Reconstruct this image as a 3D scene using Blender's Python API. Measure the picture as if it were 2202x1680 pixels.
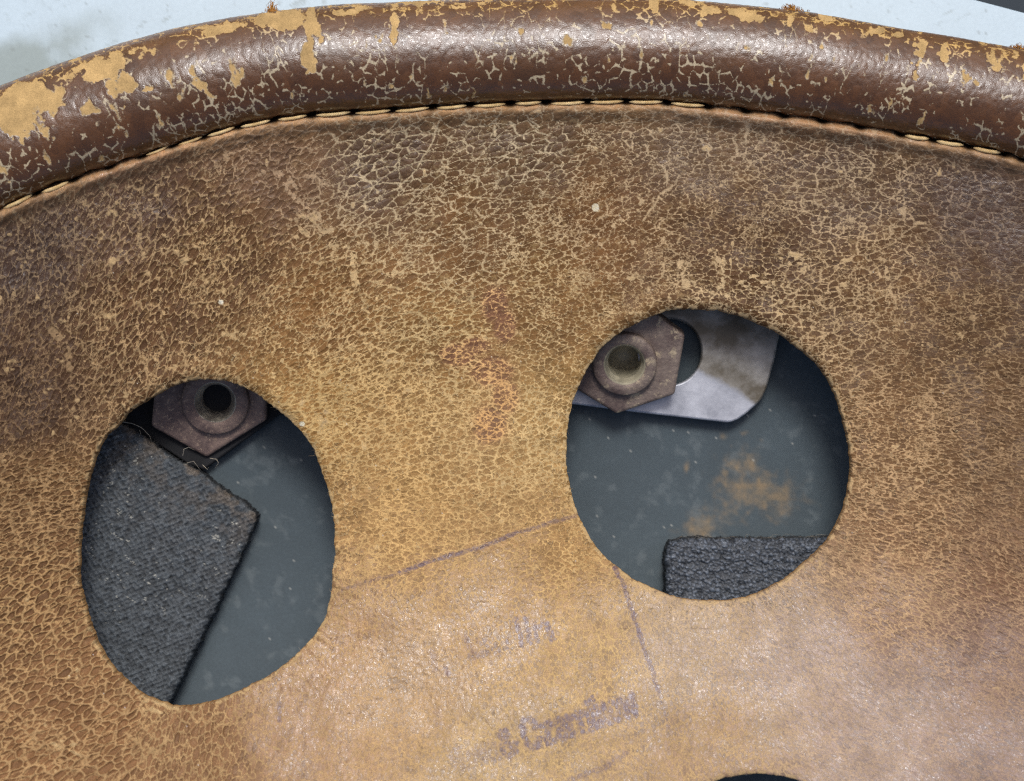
import bpy, math, random
import numpy as np
from mathutils import Vector, Matrix, Euler

for _o in list(bpy.data.objects):
    bpy.data.objects.remove(_o)
S = bpy.context.scene
COL = S.collection

# ------------------------------------------------------------------ camera, sky, light, exposure
PX = 0.00005          # one photo unit (2202 across) on the leather plane, in metres
CAM = 0.20            # lens height above the leather plane
cam_d = bpy.data.cameras.new("camera")
cam = bpy.data.objects.new("camera", cam_d)
COL.objects.link(cam)
cam.location = (0, 0, CAM)
cam_d.sensor_width = 36
cam_d.sensor_fit = 'HORIZONTAL'
cam_d.lens = 36 * CAM / (2202 * PX)
cam_d.clip_start = 0.01
cam_d.clip_end = 50
cam_d.dof.use_dof = True
cam_d.dof.focus_distance = CAM - 0.0005
cam_d.dof.aperture_fstop = 26
S.camera = cam

SUN_EL, SUN_AZ = 57.0, 4.0       # azimuth clockwise from +Y (top of the picture)
world = bpy.data.worlds.new("World")
S.world = world
world.use_nodes = True
wn = world.node_tree
sky = wn.nodes.new('ShaderNodeTexSky')
sky.sky_type = 'NISHITA'
sky.sun_disc = False
sky.sun_elevation = math.radians(SUN_EL)
sky.sun_rotation = math.radians(SUN_AZ)
sky.air_density = 0.7
sky.dust_density = 4.0
wn.links.new(sky.outputs[0], wn.nodes['Background'].inputs[0])
wn.nodes['Background'].inputs[1].default_value = 0.11

sun_d = bpy.data.lights.new("daylight", 'SUN')
sun_d.energy = 1.5
sun_d.angle = math.radians(17)
sun_d.color = (0.97, 0.985, 1.0)
sun = bpy.data.objects.new("daylight", sun_d)
COL.objects.link(sun)
e, a = math.radians(SUN_EL), math.radians(SUN_AZ)
sd = Vector((math.cos(e) * math.sin(a), math.cos(e) * math.cos(a), math.sin(e)))
sun.rotation_euler = sd.to_track_quat('Z', 'Y').to_euler()
sun.location = sd * 1.0

S.view_settings.view_transform = 'Standard'
S.view_settings.look = 'None'
S.view_settings.exposure = 0.2
S.view_settings.gamma = 1
S.render.engine = 'CYCLES'
S.cycles.max_bounces = 6
S.cycles.use_denoising = False
S.cycles.filter_width = 1.2

rng = np.random.default_rng(11)
random.seed(5)

# ------------------------------------------------------------------ helpers
def lin(c):
    c = np.asarray(c, dtype=np.float32) / 255.0
    return np.where(c <= 0.04045, c / 12.92, ((c + 0.055) / 1.055) ** 2.4).astype(np.float32)

def unproj(px, py, zmm):
    """photo units + height in mm -> metres; the picture is a straight look down -Z"""
    z = np.asarray(zmm, dtype=np.float64) * 0.001
    k = (CAM - z) / CAM
    return np.stack([(px - 1101) * PX * k, (840 - py) * PX * k, z + 0 * px], axis=-1)

def P(px, py, z=0.0):
    return Vector(unproj(np.float64(px), np.float64(py), z))

def hash_grid(ny, nx, seed):
    return np.random.default_rng(seed).random((ny, nx)).astype(np.float32)

def noise(X, Y, cell, seed, octaves=3, gain=0.5):
    """value noise 0..1 sampled at X, Y (photo units)"""
    out = np.zeros(X.shape, np.float32); amp = 1.0; tot = 0
    for o in range(octaves):
        c = cell / (2 ** o)
        fx = (X + 600.0) / c; fy = (Y + 600.0) / c
        ix = np.floor(fx).astype(np.int32); iy = np.floor(fy).astype(np.int32)
        tx = (fx - ix).astype(np.float32); ty = (fy - iy).astype(np.float32)
        tx = tx * tx * (3 - 2 * tx); ty = ty * ty * (3 - 2 * ty)
        n = 509
        g = hash_grid(n, n, seed * 17 + o)
        ix %= n; iy %= n; ix1 = (ix + 1) % n; iy1 = (iy + 1) % n
        v = (g[iy, ix] * (1 - tx) + g[iy, ix1] * tx) * (1 - ty) + (g[iy1, ix] * (1 - tx) + g[iy1, ix1] * tx) * ty
        out += amp * v; tot += amp; amp *= gain
    return out / tot

def sstep(a, b, x):
    t = np.clip((x - a) / (b - a), 0, 1)
    return t * t * (3 - 2 * t)

def interp(pts, x):
    p = np.array(pts, float)
    return np.interp(x, p[:, 0], p[:, 1])

def smooth_interp(pts, x):
    xs = np.arange(-200, 2400, 4.0)
    p = np.array(pts, float)
    # linear ends keep the slope of the outermost stretch
    y = np.interp(xs, p[:, 0], p[:, 1])
    sl = (p[1, 1] - p[0, 1]) / (p[1, 0] - p[0, 0]); y = np.where(xs < p[0, 0], p[0, 1] + sl * (xs - p[0, 0]), y)
    sr = (p[-1, 1] - p[-2, 1]) / (p[-1, 0] - p[-2, 0]); y = np.where(xs > p[-1, 0], p[-1, 1] + sr * (xs - p[-1, 0]), y)
    k = np.hanning(21); k /= k.sum()
    yy = np.convolve(np.pad(y, 10, mode='reflect', reflect_type='odd'), k, mode='valid')
    return np.interp(x, xs, yy)

def sdist(poly, X, Y):
    """signed distance to a closed polygon, negative inside; also nearest point"""
    A = np.array(poly, np.float32); B = np.roll(A, -1, axis=0)
    best = np.full(X.shape, 1e9, np.float32); nx = np.zeros_like(best); ny = np.zeros_like(best)
    inside = np.zeros(X.shape, bool)
    for (ax, ay), (bx, by) in zip(A, B):
        dx, dy = bx - ax, by - ay
        t = np.clip(((X - ax) * dx + (Y - ay) * dy) / (dx * dx + dy * dy + 1e-9), 0, 1)
        qx = ax + t * dx; qy = ay + t * dy
        d = (X - qx) ** 2 + (Y - qy) ** 2
        m = d < best
        best = np.where(m, d, best); nx = np.where(m, qx, nx); ny = np.where(m, qy, ny)
        c = ((ay > Y) != (by > Y)) & (X < (bx - ax) * (Y - ay) / (by - ay + 1e-12) + ax)
        inside ^= c
    d = np.sqrt(best)
    return np.where(inside, -d, d), nx, ny

def smooth_closed(pts, n=220, jitter=0.0, seed=1):
    p = np.array(pts, float); m = len(p)
    seg = np.linalg.norm(np.roll(p, -1, 0) - p, axis=1); L = seg.sum()
    s = np.concatenate([[0], np.cumsum(seg)])
    q = np.vstack([p, p[:1]])
    t = np.linspace(0, L, n, endpoint=False)
    x = np.interp(t, s, q[:, 0]); y = np.interp(t, s, q[:, 1])
    k = np.hanning(9); k /= k.sum()
    def sm(v):
        vv = np.concatenate([v[-4:], v, v[:4]]); return np.convolve(vv, k, mode='valid')
    x, y = sm(x), sm(y)
    if jitter:
        r = np.random.default_rng(seed); j = r.normal(0, jitter, n); j2 = sm(r.normal(0, jitter * 2.0, n))
        tx = np.roll(x, -1) - np.roll(x, 1); ty = np.roll(y, -1) - np.roll(y, 1); l = np.hypot(tx, ty)
        x += ty / l * (j + j2); y -= tx / l * (j + j2)
    return np.stack([x, y], 1)

def mesh_np(name, co, faces, uv=None, color=None, gloss=None, smooth=True, fibre=None, seam=None):
    me = bpy.data.meshes.new(name)
    co = np.asarray(co, np.float32).reshape(-1, 3)
    faces = np.asarray(faces, np.int32); k = faces.shape[1]
    me.vertices.add(len(co)); me.vertices.foreach_set('co', co.ravel())
    me.loops.add(faces.size); me.loops.foreach_set('vertex_index', faces.ravel())
    me.polygons.add(len(faces))
    me.polygons.foreach_set('loop_start', np.arange(0, faces.size, k, dtype=np.int32))
    me.polygons.foreach_set('use_smooth', np.full(len(faces), smooth))
    if color is not None:
        at = me.attributes.new('skin', 'FLOAT_COLOR', 'POINT')
        c4 = np.ones((len(co), 4), np.float32); c4[:, :3] = color
        at.data.foreach_set('color', c4.ravel())
    if gloss is not None:
        at = me.attributes.new('gloss', 'FLOAT', 'POINT'); at.data.foreach_set('value', np.asarray(gloss, np.float32).ravel())
    if fibre is not None:
        at = me.attributes.new('fibre', 'FLOAT_COLOR', 'POINT')
        c4 = np.ones((len(co), 4), np.float32); c4[:, :3] = fibre
        at.data.foreach_set('color', c4.ravel())
    if seam is not None:
        at = me.attributes.new('seam', 'FLOAT', 'POINT'); at.data.foreach_set('value', np.asarray(seam, np.float32).ravel())
    me.update(calc_edges=True)
    return me

def link(name, me, parent=None, mat=None):
    o = bpy.data.objects.new(name, me); COL.objects.link(o)
    if mat is not None and me is not None:
        me.materials.clear(); me.materials.append(mat)
    if parent is not None: o.parent = parent
    return o

def tag(o, label=None, cat=None, group=None, kind=None):
    if label: o['label'] = label
    if cat: o['category'] = cat
    if group: o['group'] = group
    if kind: o['kind'] = kind
    return o

def empty(name, loc=(0, 0, 0)):
    o = bpy.data.objects.new(name, None); COL.objects.link(o); o.location = loc
    o.empty_display_size = 0.005
    bpy.context.view_layer.update()
    return o

def child_of(o, parent):
    o.parent = parent
    o.matrix_parent_inverse = parent.matrix_world.inverted()

# ------------------------------------------------------------------ materials
def new_mat(name):
    m = bpy.data.materials.new(name); m.use_nodes = True
    return m, m.node_tree, m.node_tree.nodes['Principled BSDF']

def N(nt, t, **kw):
    n = nt.nodes.new(t)
    for k, v in kw.items():
        setattr(n, k, v)
    return n

def attr_mat(name, fine_scale=9000, fine=0.25, bump=0.25, rough_lo=0.35, rough_hi=0.9, metallic=0.0, spec=0.5, bump_d=0.00006):
    m, nt, b = new_mat(name)
    a_ = N(nt, 'ShaderNodeAttribute', attribute_name='skin')
    g_ = N(nt, 'ShaderNodeAttribute', attribute_name='gloss')
    tc = N(nt, 'ShaderNodeTexCoord')
    n1 = N(nt, 'ShaderNodeTexNoise'); n1.inputs['Scale'].default_value = fine_scale; n1.inputs['Detail'].default_value = 3
    nt.links.new(tc.outputs['Object'], n1.inputs['Vector'])
    mr = N(nt, 'ShaderNodeMapRange'); mr.inputs['From Min'].default_value = 0.3; mr.inputs['From Max'].default_value = 0.7
    mr.inputs['To Min'].default_value = 1 - fine; mr.inputs['To Max'].default_value = 1 + fine
    nt.links.new(n1.outputs['Fac'], mr.inputs['Value'])
    mx = N(nt, 'ShaderNodeVectorMath', operation='SCALE')
    nt.links.new(a_.outputs['Vector'], mx.inputs[0]); nt.links.new(mr.outputs[0], mx.inputs['Scale'])
    nt.links.new(mx.outputs[0], b.inputs['Base Color'])
    r = N(nt, 'ShaderNodeMapRange'); r.inputs['To Min'].default_value = rough_hi; r.inputs['To Max'].default_value = rough_lo
    nt.links.new(g_.outputs['Fac'], r.inputs['Value']); nt.links.new(r.outputs[0], b.inputs['Roughness'])
    bp = N(nt, 'ShaderNodeBump'); bp.inputs['Strength'].default_value = bump; bp.inputs['Distance'].default_value = bump_d
    nt.links.new(n1.outputs['Fac'], bp.inputs['Height']); nt.links.new(bp.outputs[0], b.inputs['Normal'])
    b.inputs['Metallic'].default_value = metallic
    b.inputs['Specular IOR Level'].default_value = spec
    return m

def hide_mat(name, fine=0.3, bump=0.5, rough_lo=0.2, rough_hi=0.8, spec=0.5, ragged=1.7, coat=0.0):
    """grain colour and fibre colour meet along the crack network whose distance field the mesh carries"""
    m, nt, b = new_mat(name); L_ = nt.links.new
    ag = N(nt, 'ShaderNodeAttribute', attribute_name='skin'); af = N(nt, 'ShaderNodeAttribute', attribute_name='fibre')
    ae = N(nt, 'ShaderNodeAttribute', attribute_name='seam'); agl = N(nt, 'ShaderNodeAttribute', attribute_name='gloss')
    tc = N(nt, 'ShaderNodeTexCoord')
    n1 = N(nt, 'ShaderNodeTexNoise'); n1.inputs['Scale'].default_value = 5200; n1.inputs['Detail'].default_value = 3; n1.inputs['Roughness'].default_value = .6
    n2 = N(nt, 'ShaderNodeTexNoise'); n2.inputs['Scale'].default_value = 8500; n2.inputs['Detail'].default_value = 2
    for n_ in (n1, n2): L_(tc.outputs['Object'], n_.inputs['Vector'])
    ma = N(nt, 'ShaderNodeMath', operation='MULTIPLY_ADD'); L_(n1.outputs['Fac'], ma.inputs[0]); ma.inputs[1].default_value = ragged * 4; ma.inputs[2].default_value = -ragged * 2
    ad = N(nt, 'ShaderNodeMath', operation='ADD'); L_(ma.outputs[0], ad.inputs[0]); L_(ae.outputs['Fac'], ad.inputs[1])
    ck = N(nt, 'ShaderNodeMapRange'); ck.interpolation_type = 'SMOOTHSTEP'
    ck.inputs['From Min'].default_value = 0.9; ck.inputs['From Max'].default_value = -0.9; L_(ad.outputs[0], ck.inputs['Value'])
    mx = N(nt, 'ShaderNodeMix', data_type='RGBA'); L_(ck.outputs[0], mx.inputs['Factor']); L_(ag.outputs['Color'], mx.inputs['A']); L_(af.outputs['Color'], mx.inputs['B'])
    mr = N(nt, 'ShaderNodeMapRange'); mr.inputs['From Min'].default_value = .28; mr.inputs['From Max'].default_value = .72
    mr.inputs['To Min'].default_value = 1 - fine; mr.inputs['To Max'].default_value = 1 + fine; L_(n2.outputs['Fac'], mr.inputs['Value'])
    sc = N(nt, 'ShaderNodeVectorMath', operation='SCALE'); L_(mx.outputs['Result'], sc.inputs[0]); L_(mr.outputs[0], sc.inputs['Scale'])
    L_(sc.outputs[0], b.inputs['Base Color'])
    r = N(nt, 'ShaderNodeMapRange'); r.inputs['To Min'].default_value = rough_hi; r.inputs['To Max'].default_value = rough_lo; L_(agl.outputs['Fac'], r.inputs['Value'])
    r2 = N(nt, 'ShaderNodeMix', data_type='FLOAT'); L_(ck.outputs[0], r2.inputs['Factor']); L_(r.outputs[0], r2.inputs['A'])
    r3 = N(nt, 'ShaderNodeMapRange'); r3.inputs['From Min'].default_value = .35; r3.inputs['From Max'].default_value = .9; r3.inputs['To Min'].default_value = .85; r3.inputs['To Max'].default_value = .3; L_(agl.outputs['Fac'], r3.inputs['Value']); L_(r3.outputs[0], r2.inputs['B'])
    L_(r2.outputs['Result'], b.inputs['Roughness'])
    hs = N(nt, 'ShaderNodeMath', operation='MULTIPLY_ADD'); L_(ck.outputs[0], hs.inputs[0]); hs.inputs[1].default_value = .35; L_(n2.outputs['Fac'], hs.inputs[2])
    bp = N(nt, 'ShaderNodeBump'); bp.inputs['Strength'].default_value = bump; bp.inputs['Distance'].default_value = .00007
    L_(hs.outputs[0], bp.inputs['Height']); L_(bp.outputs[0], b.inputs['Normal'])
    sp = N(nt, 'ShaderNodeMapRange'); sp.inputs['From Min'].default_value = .25; sp.inputs['From Max'].default_value = .8
    sp.inputs['To Min'].default_value = .18; sp.inputs['To Max'].default_value = spec; L_(agl.outputs['Fac'], sp.inputs['Value']); L_(sp.outputs[0], b.inputs['Specular IOR Level'])
    # scattered polished spots
    n4 = N(nt, 'ShaderNodeTexNoise'); n4.inputs['Scale'].default_value = 3400; n4.inputs['Detail'].default_value = 3; L_(tc.outputs['Object'], n4.inputs['Vector'])
    g1 = N(nt, 'ShaderNodeMapRange'); g1.inputs['From Min'].default_value = .55; g1.inputs['From Max'].default_value = .60; L_(n4.outputs['Fac'], g1.inputs['Value'])
    g2 = N(nt, 'ShaderNodeMapRange'); g2.inputs['From Min'].default_value = .30; g2.inputs['From Max'].default_value = .52; L_(agl.outputs['Fac'], g2.inputs['Value'])
    g3 = N(nt, 'ShaderNodeMath', operation='MULTIPLY'); L_(g1.outputs[0], g3.inputs[0]); L_(g2.outputs[0], g3.inputs[1])
    rf_ = N(nt, 'ShaderNodeMix', data_type='FLOAT'); L_(g3.outputs[0], rf_.inputs['Factor']); L_(r2.outputs['Result'], rf_.inputs['A']); rf_.inputs['B'].default_value = .14
    L_(rf_.outputs['Result'], b.inputs['Roughness'])
    if coat:
        b.inputs['Coat Weight'].default_value = coat; b.inputs['Coat Roughness'].default_value = .2
    return m

def patch_mat(name, c1, c2, scale=300, contrast=(0.42, 0.58), rough=0.6, metallic=0.0, bump=0.3, bump_scale=4000, c3=None, scale3=1200, bump_d=0.00005, spec=0.5):
    m, nt, b = new_mat(name)
    tc = N(nt, 'ShaderNodeTexCoord')
    n1 = N(nt, 'ShaderNodeTexNoise'); n1.inputs['Scale'].default_value = scale; n1.inputs['Detail'].default_value = 8; n1.inputs['Roughness'].default_value = 0.7
    nt.links.new(tc.outputs['Object'], n1.inputs['Vector'])
    cr = N(nt, 'ShaderNodeValToRGB')
    cr.color_ramp.elements[0].position = contrast[0]; cr.color_ramp.elements[1].position = contrast[1]
    cr.color_ramp.elements[0].color = (*[float(v) for v in lin(c1)], 1); cr.color_ramp.elements[1].color = (*[float(v) for v in lin(c2)], 1)
    nt.links.new(n1.outputs['Fac'], cr.inputs[0])
    out = cr.outputs[0]
    if c3 is not None:
        n3 = N(nt, 'ShaderNodeTexNoise'); n3.inputs['Scale'].default_value = scale3; n3.inputs['Detail'].default_value = 6; n3.inputs['Roughness'].default_value = 0.75
        nt.links.new(tc.outputs['Object'], n3.inputs['Vector'])
        mr = N(nt, 'ShaderNodeMapRange'); mr.inputs['From Min'].default_value = 0.55; mr.inputs['From Max'].default_value = 0.66
        nt.links.new(n3.outputs['Fac'], mr.inputs['Value'])
        mx = N(nt, 'ShaderNodeMix', data_type='RGBA')
        nt.links.new(mr.outputs[0], mx.inputs['Factor']); nt.links.new(out, mx.inputs['A'])
        mx.inputs['B'].default_value = (*[float(v) for v in lin(c3)], 1)
        out = mx.outputs['Result']
    nt.links.new(out, b.inputs['Base Color'])
    n2 = N(nt, 'ShaderNodeTexNoise'); n2.inputs['Scale'].default_value = bump_scale; n2.inputs['Detail'].default_value = 5
    nt.links.new(tc.outputs['Object'], n2.inputs['Vector'])
    bp = N(nt, 'ShaderNodeBump'); bp.inputs['Strength'].default_value = bump; bp.inputs['Distance'].default_value = bump_d
    nt.links.new(n2.outputs['Fac'], bp.inputs['Height']); nt.links.new(bp.outputs[0], b.inputs['Normal'])
    b.inputs['Roughness'].default_value = rough; b.inputs['Metallic'].default_value = metallic
    b.inputs['Specular IOR Level'].default_value = spec
    return m

M_LEATHER = hide_mat('worn_leather', fine=.24, bump=.55, rough_lo=.16, rough_hi=.72, spec=1.0, ragged=1.0)
M_ROLL = hide_mat('dark_rolled_leather', fine=.24, bump=.32, rough_lo=.24, rough_hi=.7, spec=.75, ragged=1.5)
M_SHELL = attr_mat('dark_grey_paint', fine_scale=3500, fine=0.10, bump=0.12, rough_lo=0.4, rough_hi=0.8, spec=0.4)
M_FELT = attr_mat('black_felt', fine_scale=5200, fine=0.35, bump=0.8, rough_lo=0.4, rough_hi=0.85, spec=0.5, bump_d=0.0001)
M_RIM = attr_mat('pale_blue_painted_metal', fine_scale=2500, fine=0.04, bump=0.1, rough_lo=0.3, rough_hi=0.6, spec=0.5)
M_PLATE = attr_mat('bare_aluminium', fine_scale=5000, fine=0.06, bump=0.1, rough_lo=0.35, rough_hi=0.62, metallic=0.55)
M_THREAD = patch_mat('waxed_linen_thread', (206, 172, 114), (230, 200, 144), scale=900, rough=0.7, bump=0.2)
M_FIBRE = patch_mat('leather_fibre', (176, 150, 108), (214, 192, 148), scale=500, rough=0.9, bump=0)
M_ORANGE = patch_mat('rusty_suede_tuft', (158, 104, 42), (196, 142, 66), scale=900, rough=0.95, bump=0.6)
M_LINT = patch_mat('grey_lint', (140, 130, 115), (180, 170, 150), scale=900, rough=0.9, bump=0)
M_NUT = patch_mat('rusty_brown_steel', (98, 82, 76), (134, 118, 106), scale=300, contrast=(0.42, 0.60), rough=0.6, metallic=0.2, bump=1.0, c3=(186, 168, 138), scale3=700, bump_d=.0001, bump_scale=2200)
M_NUT2 = patch_mat('dark_rusty_steel', (102, 84, 78), (136, 114, 102), scale=300, contrast=(0.42, 0.60), rough=0.6, metallic=0.2, bump=1.0, bump_d=.0001, bump_scale=2200, c3=(176, 152, 128), scale3=2600)
M_BORE = patch_mat('worn_bright_bore', (128, 122, 104), (170, 162, 138), scale=350, rough=0.42, metallic=0.12, bump=0.3)
M_BORE2 = patch_mat('dull_threaded_bore', (120, 112, 102), (176, 168, 150), scale=500, rough=0.5, metallic=0.5, bump=0.6)
M_SHADE = patch_mat('painted_shade', (14, 14, 16), (26, 26, 28), scale=300, rough=0.8, bump=0.1)  # near-black colour standing in for shade on the bracket strip
M_GROUND = patch_mat('dim_grey_ground', (52, 60, 66), (66, 74, 78), scale=40, rough=0.8, bump=0.1)

# ------------------------------------------------------------------ outlines read off the photograph
SEAM = [(-60, 482), (0, 447), (77, 413), (156, 385), (233, 359), (303, 336), (370, 312), (437, 292), (510, 271), (584, 257), (667, 247), (756, 241),
        (841, 236), (926, 229), (1007, 224), (1094, 221), (1171, 219), (1261, 217), (1343, 217), (1431, 219), (1519, 228), (1601, 238),
        (1682, 248), (1766, 259), (1846, 271), (1933, 286), (2003, 298), (2079, 312), (2153, 328), (2202, 341), (2290, 366)]
OUTER = [(-60, 204), (0, 182), (143, 130), (300, 80), (400, 55), (500, 37), (594, 23), (734, 9), (934, 0), (1100, -4), (1300, -5), (1450, -3),
         (1569, 6), (1729, 24), (1902, 54), (2069, 83), (2202, 106), (2290, 124)]
NEEDLES = [77, 156, 233, 303, 370, 437, 510, 584, 667, 756, 841, 926, 1007, 1094, 1171, 1261, 1343, 1431, 1519, 1601, 1682, 1766, 1846, 1933, 2003, 2079, 2153, 2196]

_r = [(700,103),(760,105),(830,112),(900,125),(975,150),(1050,180),(1130,222),(1190,260),(1240,300),(1300,350),(1345,400),(1385,460),(1420,530),(1445,600),(1465,680),(1482,760),(1492,830),(1493,900),(1487,970),(1475,1040),(1455,1110),(1420,1180),(1385,1235),(1340,1295),(1285,1345),(1215,1405),(1150,1455),(1080,1495),(1000,1530),(920,1548),(850,1552),(770,1550),(690,1545),(620,1530),(550,1505),(480,1475),(400,1435),(340,1385),(280,1335),(225,1270),(185,1200),(150,1140),(125,1070),(105,1000),(90,920),(83,850),(84,790),(90,700),(100,640),(115,570),(140,500),(165,450),(190,400),(215,355),(255,300),(310,255),(345,228),(390,200),(440,172),(500,145),(560,122),(620,108)]
HOLE_R = smooth_closed([(1180.9 + x * .4351, 618.5 + y * .4351) for x, y in _r], 300, 0.7, 3)
_l = [(640,65),(700,60),(780,65),(840,78),(900,105),(950,135),(1000,175),(1060,220),(1120,275),(1165,330),(1200,385),(1225,450),(1250,520),(1272,590),(1288,660),(1297,730),(1300,800),(1297,880),(1290,960),(1280,1040),(1265,1120),(1240,1180),(1200,1240),(1150,1295),(1100,1345),(1040,1390),(980,1430),(910,1470),(840,1505),(760,1540),(680,1560),(620,1567),(560,1565),(500,1550),(440,1525),(390,1495),(340,1455),(290,1405),(250,1360),(215,1300),(185,1230),(160,1150),(135,1060),(122,980),(120,900),(120,820),(130,720),(140,640),(155,560),(175,480),(200,400),(235,330),(275,290),(320,255),(345,210),(400,175),(450,150),(480,130),(530,100),(590,75)]
HOLE_L = smooth_closed([(112.5 + x * .4686, 787.2 + y * .4686) for x, y in _l], 300, 0.8, 4)
HOLE_B = smooth_closed([(1629 + 265 * math.cos(t) , 1928 + 264 * math.sin(t)) for t in np.linspace(0, 2 * math.pi, 60, endpoint=False)], 240, 0.6, 6)
HOLES = [HOLE_R, HOLE_L, HOLE_B]

# regional look of the hide: x, y, grain, crack, crack width, crack cover, cell size, stretch, stretch angle, ridge(-)/valley(+), gloss, blotches
REG = [
 (80, 520, (82, 62, 50), (168, 142, 108), 2.4, .45, 28, 1.4, 68, -.3, .55, .30),
 (300, 440, (92, 69, 52), (180, 152, 112), 3.0, .60, 30, 1.5, 60, -.3, .55, .35),
 (40, 850, (84, 61, 45), (160, 130, 94), 2.6, .45, 24, 1.5, 62, -.4, .35, .30),
 (300, 700, (94, 68, 46), (186, 155, 110), 3.4, .72, 25, 1.6, 60, -.6, .30, .25),
 (470, 560, (100, 73, 48), (198, 167, 118), 3.4, .80, 25, 1.8, 58, -.6, .30, .20),
 (600, 350, (110, 84, 62), (188, 158, 122), 3.0, .75, 28, 1.4, 35, -.3, .45, .22),
 (820, 330, (104, 80, 59), (208, 188, 148), 3.2, .80, 38, 1.2, 25, .4, .50, .12),
 (1120, 300, (112, 87, 62), (212, 192, 152), 2.8, .74, 34, 1.6, 18, .4, .50, .10),
 (1500, 300, (122, 97, 72), (204, 180, 142), 2.4, .74, 25, 1.5, 10, .2, .50, .12),
 (1800, 380, (104, 80, 58), (202, 176, 136), 2.8, .66, 27, 1.3, 0, .1, .45, .22),
 (2140, 450, (90, 68, 53), (166, 142, 114), 2.2, .5, 30, 1.4, -8, .1, .50, .12),
 (1000, 500, (120, 88, 54), (216, 190, 144), 2.8, .82, 28, 1.9, 22, .0, .35, .12),
 (1300, 480, (122, 88, 54), (212, 182, 136), 2.8, .85, 22, 2.0, 28, .0, .35, .15),
 (1560, 500, (98, 72, 48), (200, 170, 126), 2.4, .8, 20, 1.5, 10, .0, .35, .20),
 (1600, 600, (92, 66, 42), (218, 190, 142), 3.0, .9, 23, 1.2, 0, -.2, .3, .30),
 (1850, 620, (100, 74, 48), (206, 176, 130), 2.8, .8, 23, 1.4, 20, -.1, .3, .15),
 (2050, 700, (98, 72, 47), (182, 152, 110), 2.2, .62, 24, 1.9, 2, .0, .3, .15),
 (700, 690, (124, 90, 53), (214, 182, 128), 3.4, .88, 22, 1.7, 40, -.5, .3, .18),
 (980, 720, (136, 102, 61), (222, 192, 134), 3.2, .9, 22, 1.7, 20, -.3, .3, .18),
 (1170, 650, (124, 92, 55), (220, 190, 136), 2.8, .9, 20, 1.7, 12, -.2, .3, .18),
 (700, 860, (150, 114, 68), (216, 182, 120), 4.0, .95, 16, 1.3, 20, -.5, .2, .30),
 (840, 880, (156, 121, 76), (222, 186, 124), 3.6, .95, 17, 1.3, 30, -.4, .25, .25),
 (1030, 950, (160, 126, 82), (222, 188, 128), 3.2, .92, 19, 1.2, 20, -.2, .3, .15),
 (1160, 900, (168, 134, 86), (226, 194, 134), 3.4, .95, 16, 1.2, 30, -.3, .3, .22),
 (90, 1080, (112, 82, 52), (190, 154, 106), 4.0, .85, 20, 1.3, 20, -.9, .15, .2),
 (60, 1300, (122, 90, 56), (190, 154, 104), 4.2, .82, 26, 1.3, 35, -.9, .15, .2),
 (180, 1560, (130, 96, 60), (188, 152, 104), 4.0, .8, 28, 1.3, 30, -.8, .15, .25),
 (420, 1600, (136, 102, 66), (188, 154, 106), 3.6, .8, 24, 1.3, 75, -.5, .3, .15),
 (880, 1120, (168, 132, 82), (222, 182, 118), 3.6, .92, 16, 1.2, 10, -.3, .35, .3),
 (1200, 1180, (164, 129, 80), (218, 180, 118), 3.2, .9, 16, 1.2, 10, -.3, .4, .2),
 (740, 1380, (168, 132, 88), (202, 166, 112), 2.4, .7, 14, 1.3, 85, .1, .75, .10),
 (650, 1560, (160, 128, 92), (194, 160, 112), 2.2, .7, 15, 1.3, 80, .1, .7, .08),
 (860, 1460, (166, 138, 98), (206, 170, 118), 2.2, .7, 14, 1.3, 80, .2, .85, .08),
 (1080, 1340, (166, 134, 90), (216, 180, 122), 2.6, .82, 17, 1.3, 85, .1, .8, .12),
 (1260, 1420, (168, 138, 92), (218, 184, 124), 2.6, .82, 19, 1.3, 85, .0, .6, .10),
 (1100, 1620, (170, 142, 98), (210, 178, 122), 2.4, .7, 15, 1.3, 80, .1, .7, .12),
 (1480, 1400, (174, 154, 122), (208, 180, 138), 2.4, .75, 13, 1.4, 85, .2, .6, .04),  # paler grain, part of the sheen painted into the lower right
 (1500, 1600, (160, 132, 94), (198, 166, 116), 2.2, .65, 14, 1.6, 85, .1, .5, .1),
 (1750, 1420, (170, 150, 124), (202, 176, 142), 2.4, .75, 14, 2.0, -55, .2, .55, .03),  # here and in the next two rows sheen is painted as paler grain
 (1900, 1560, (160, 140, 116), (194, 168, 138), 2.4, .75, 14, 2.4, -30, .2, .5, .03),
 (2150, 1640, (142, 122, 102), (178, 152, 126), 2.4, .7, 15, 2.4, -22, .2, .5, .02),
 (1940, 950, (114, 84, 54), (200, 166, 120), 3.0, .85, 17, 1.9, 0, -.3, .25, .15),
 (1950, 1150, (128, 97, 66), (200, 164, 118), 3.0, .8, 18, 2.2, -10, -.5, .3, .12),
 (1900, 1290, (146, 116, 84), (202, 168, 124), 2.4, .7, 17, 2.4, -28, -.2, .4, .08),
 (2140, 950, (106, 79, 53), (180, 148, 108), 2.6, .75, 20, 2.2, -8, -.3, .3, .12),
 (2150, 1220, (124, 94, 66), (184, 150, 110), 2.6, .7, 18, 2.6, -22, -.5, .3, .08),
 (2150, 1420, (132, 106, 82), (182, 152, 120), 2.6, .75, 16, 2.6, -25, -.2, .4, .03),
]

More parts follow.
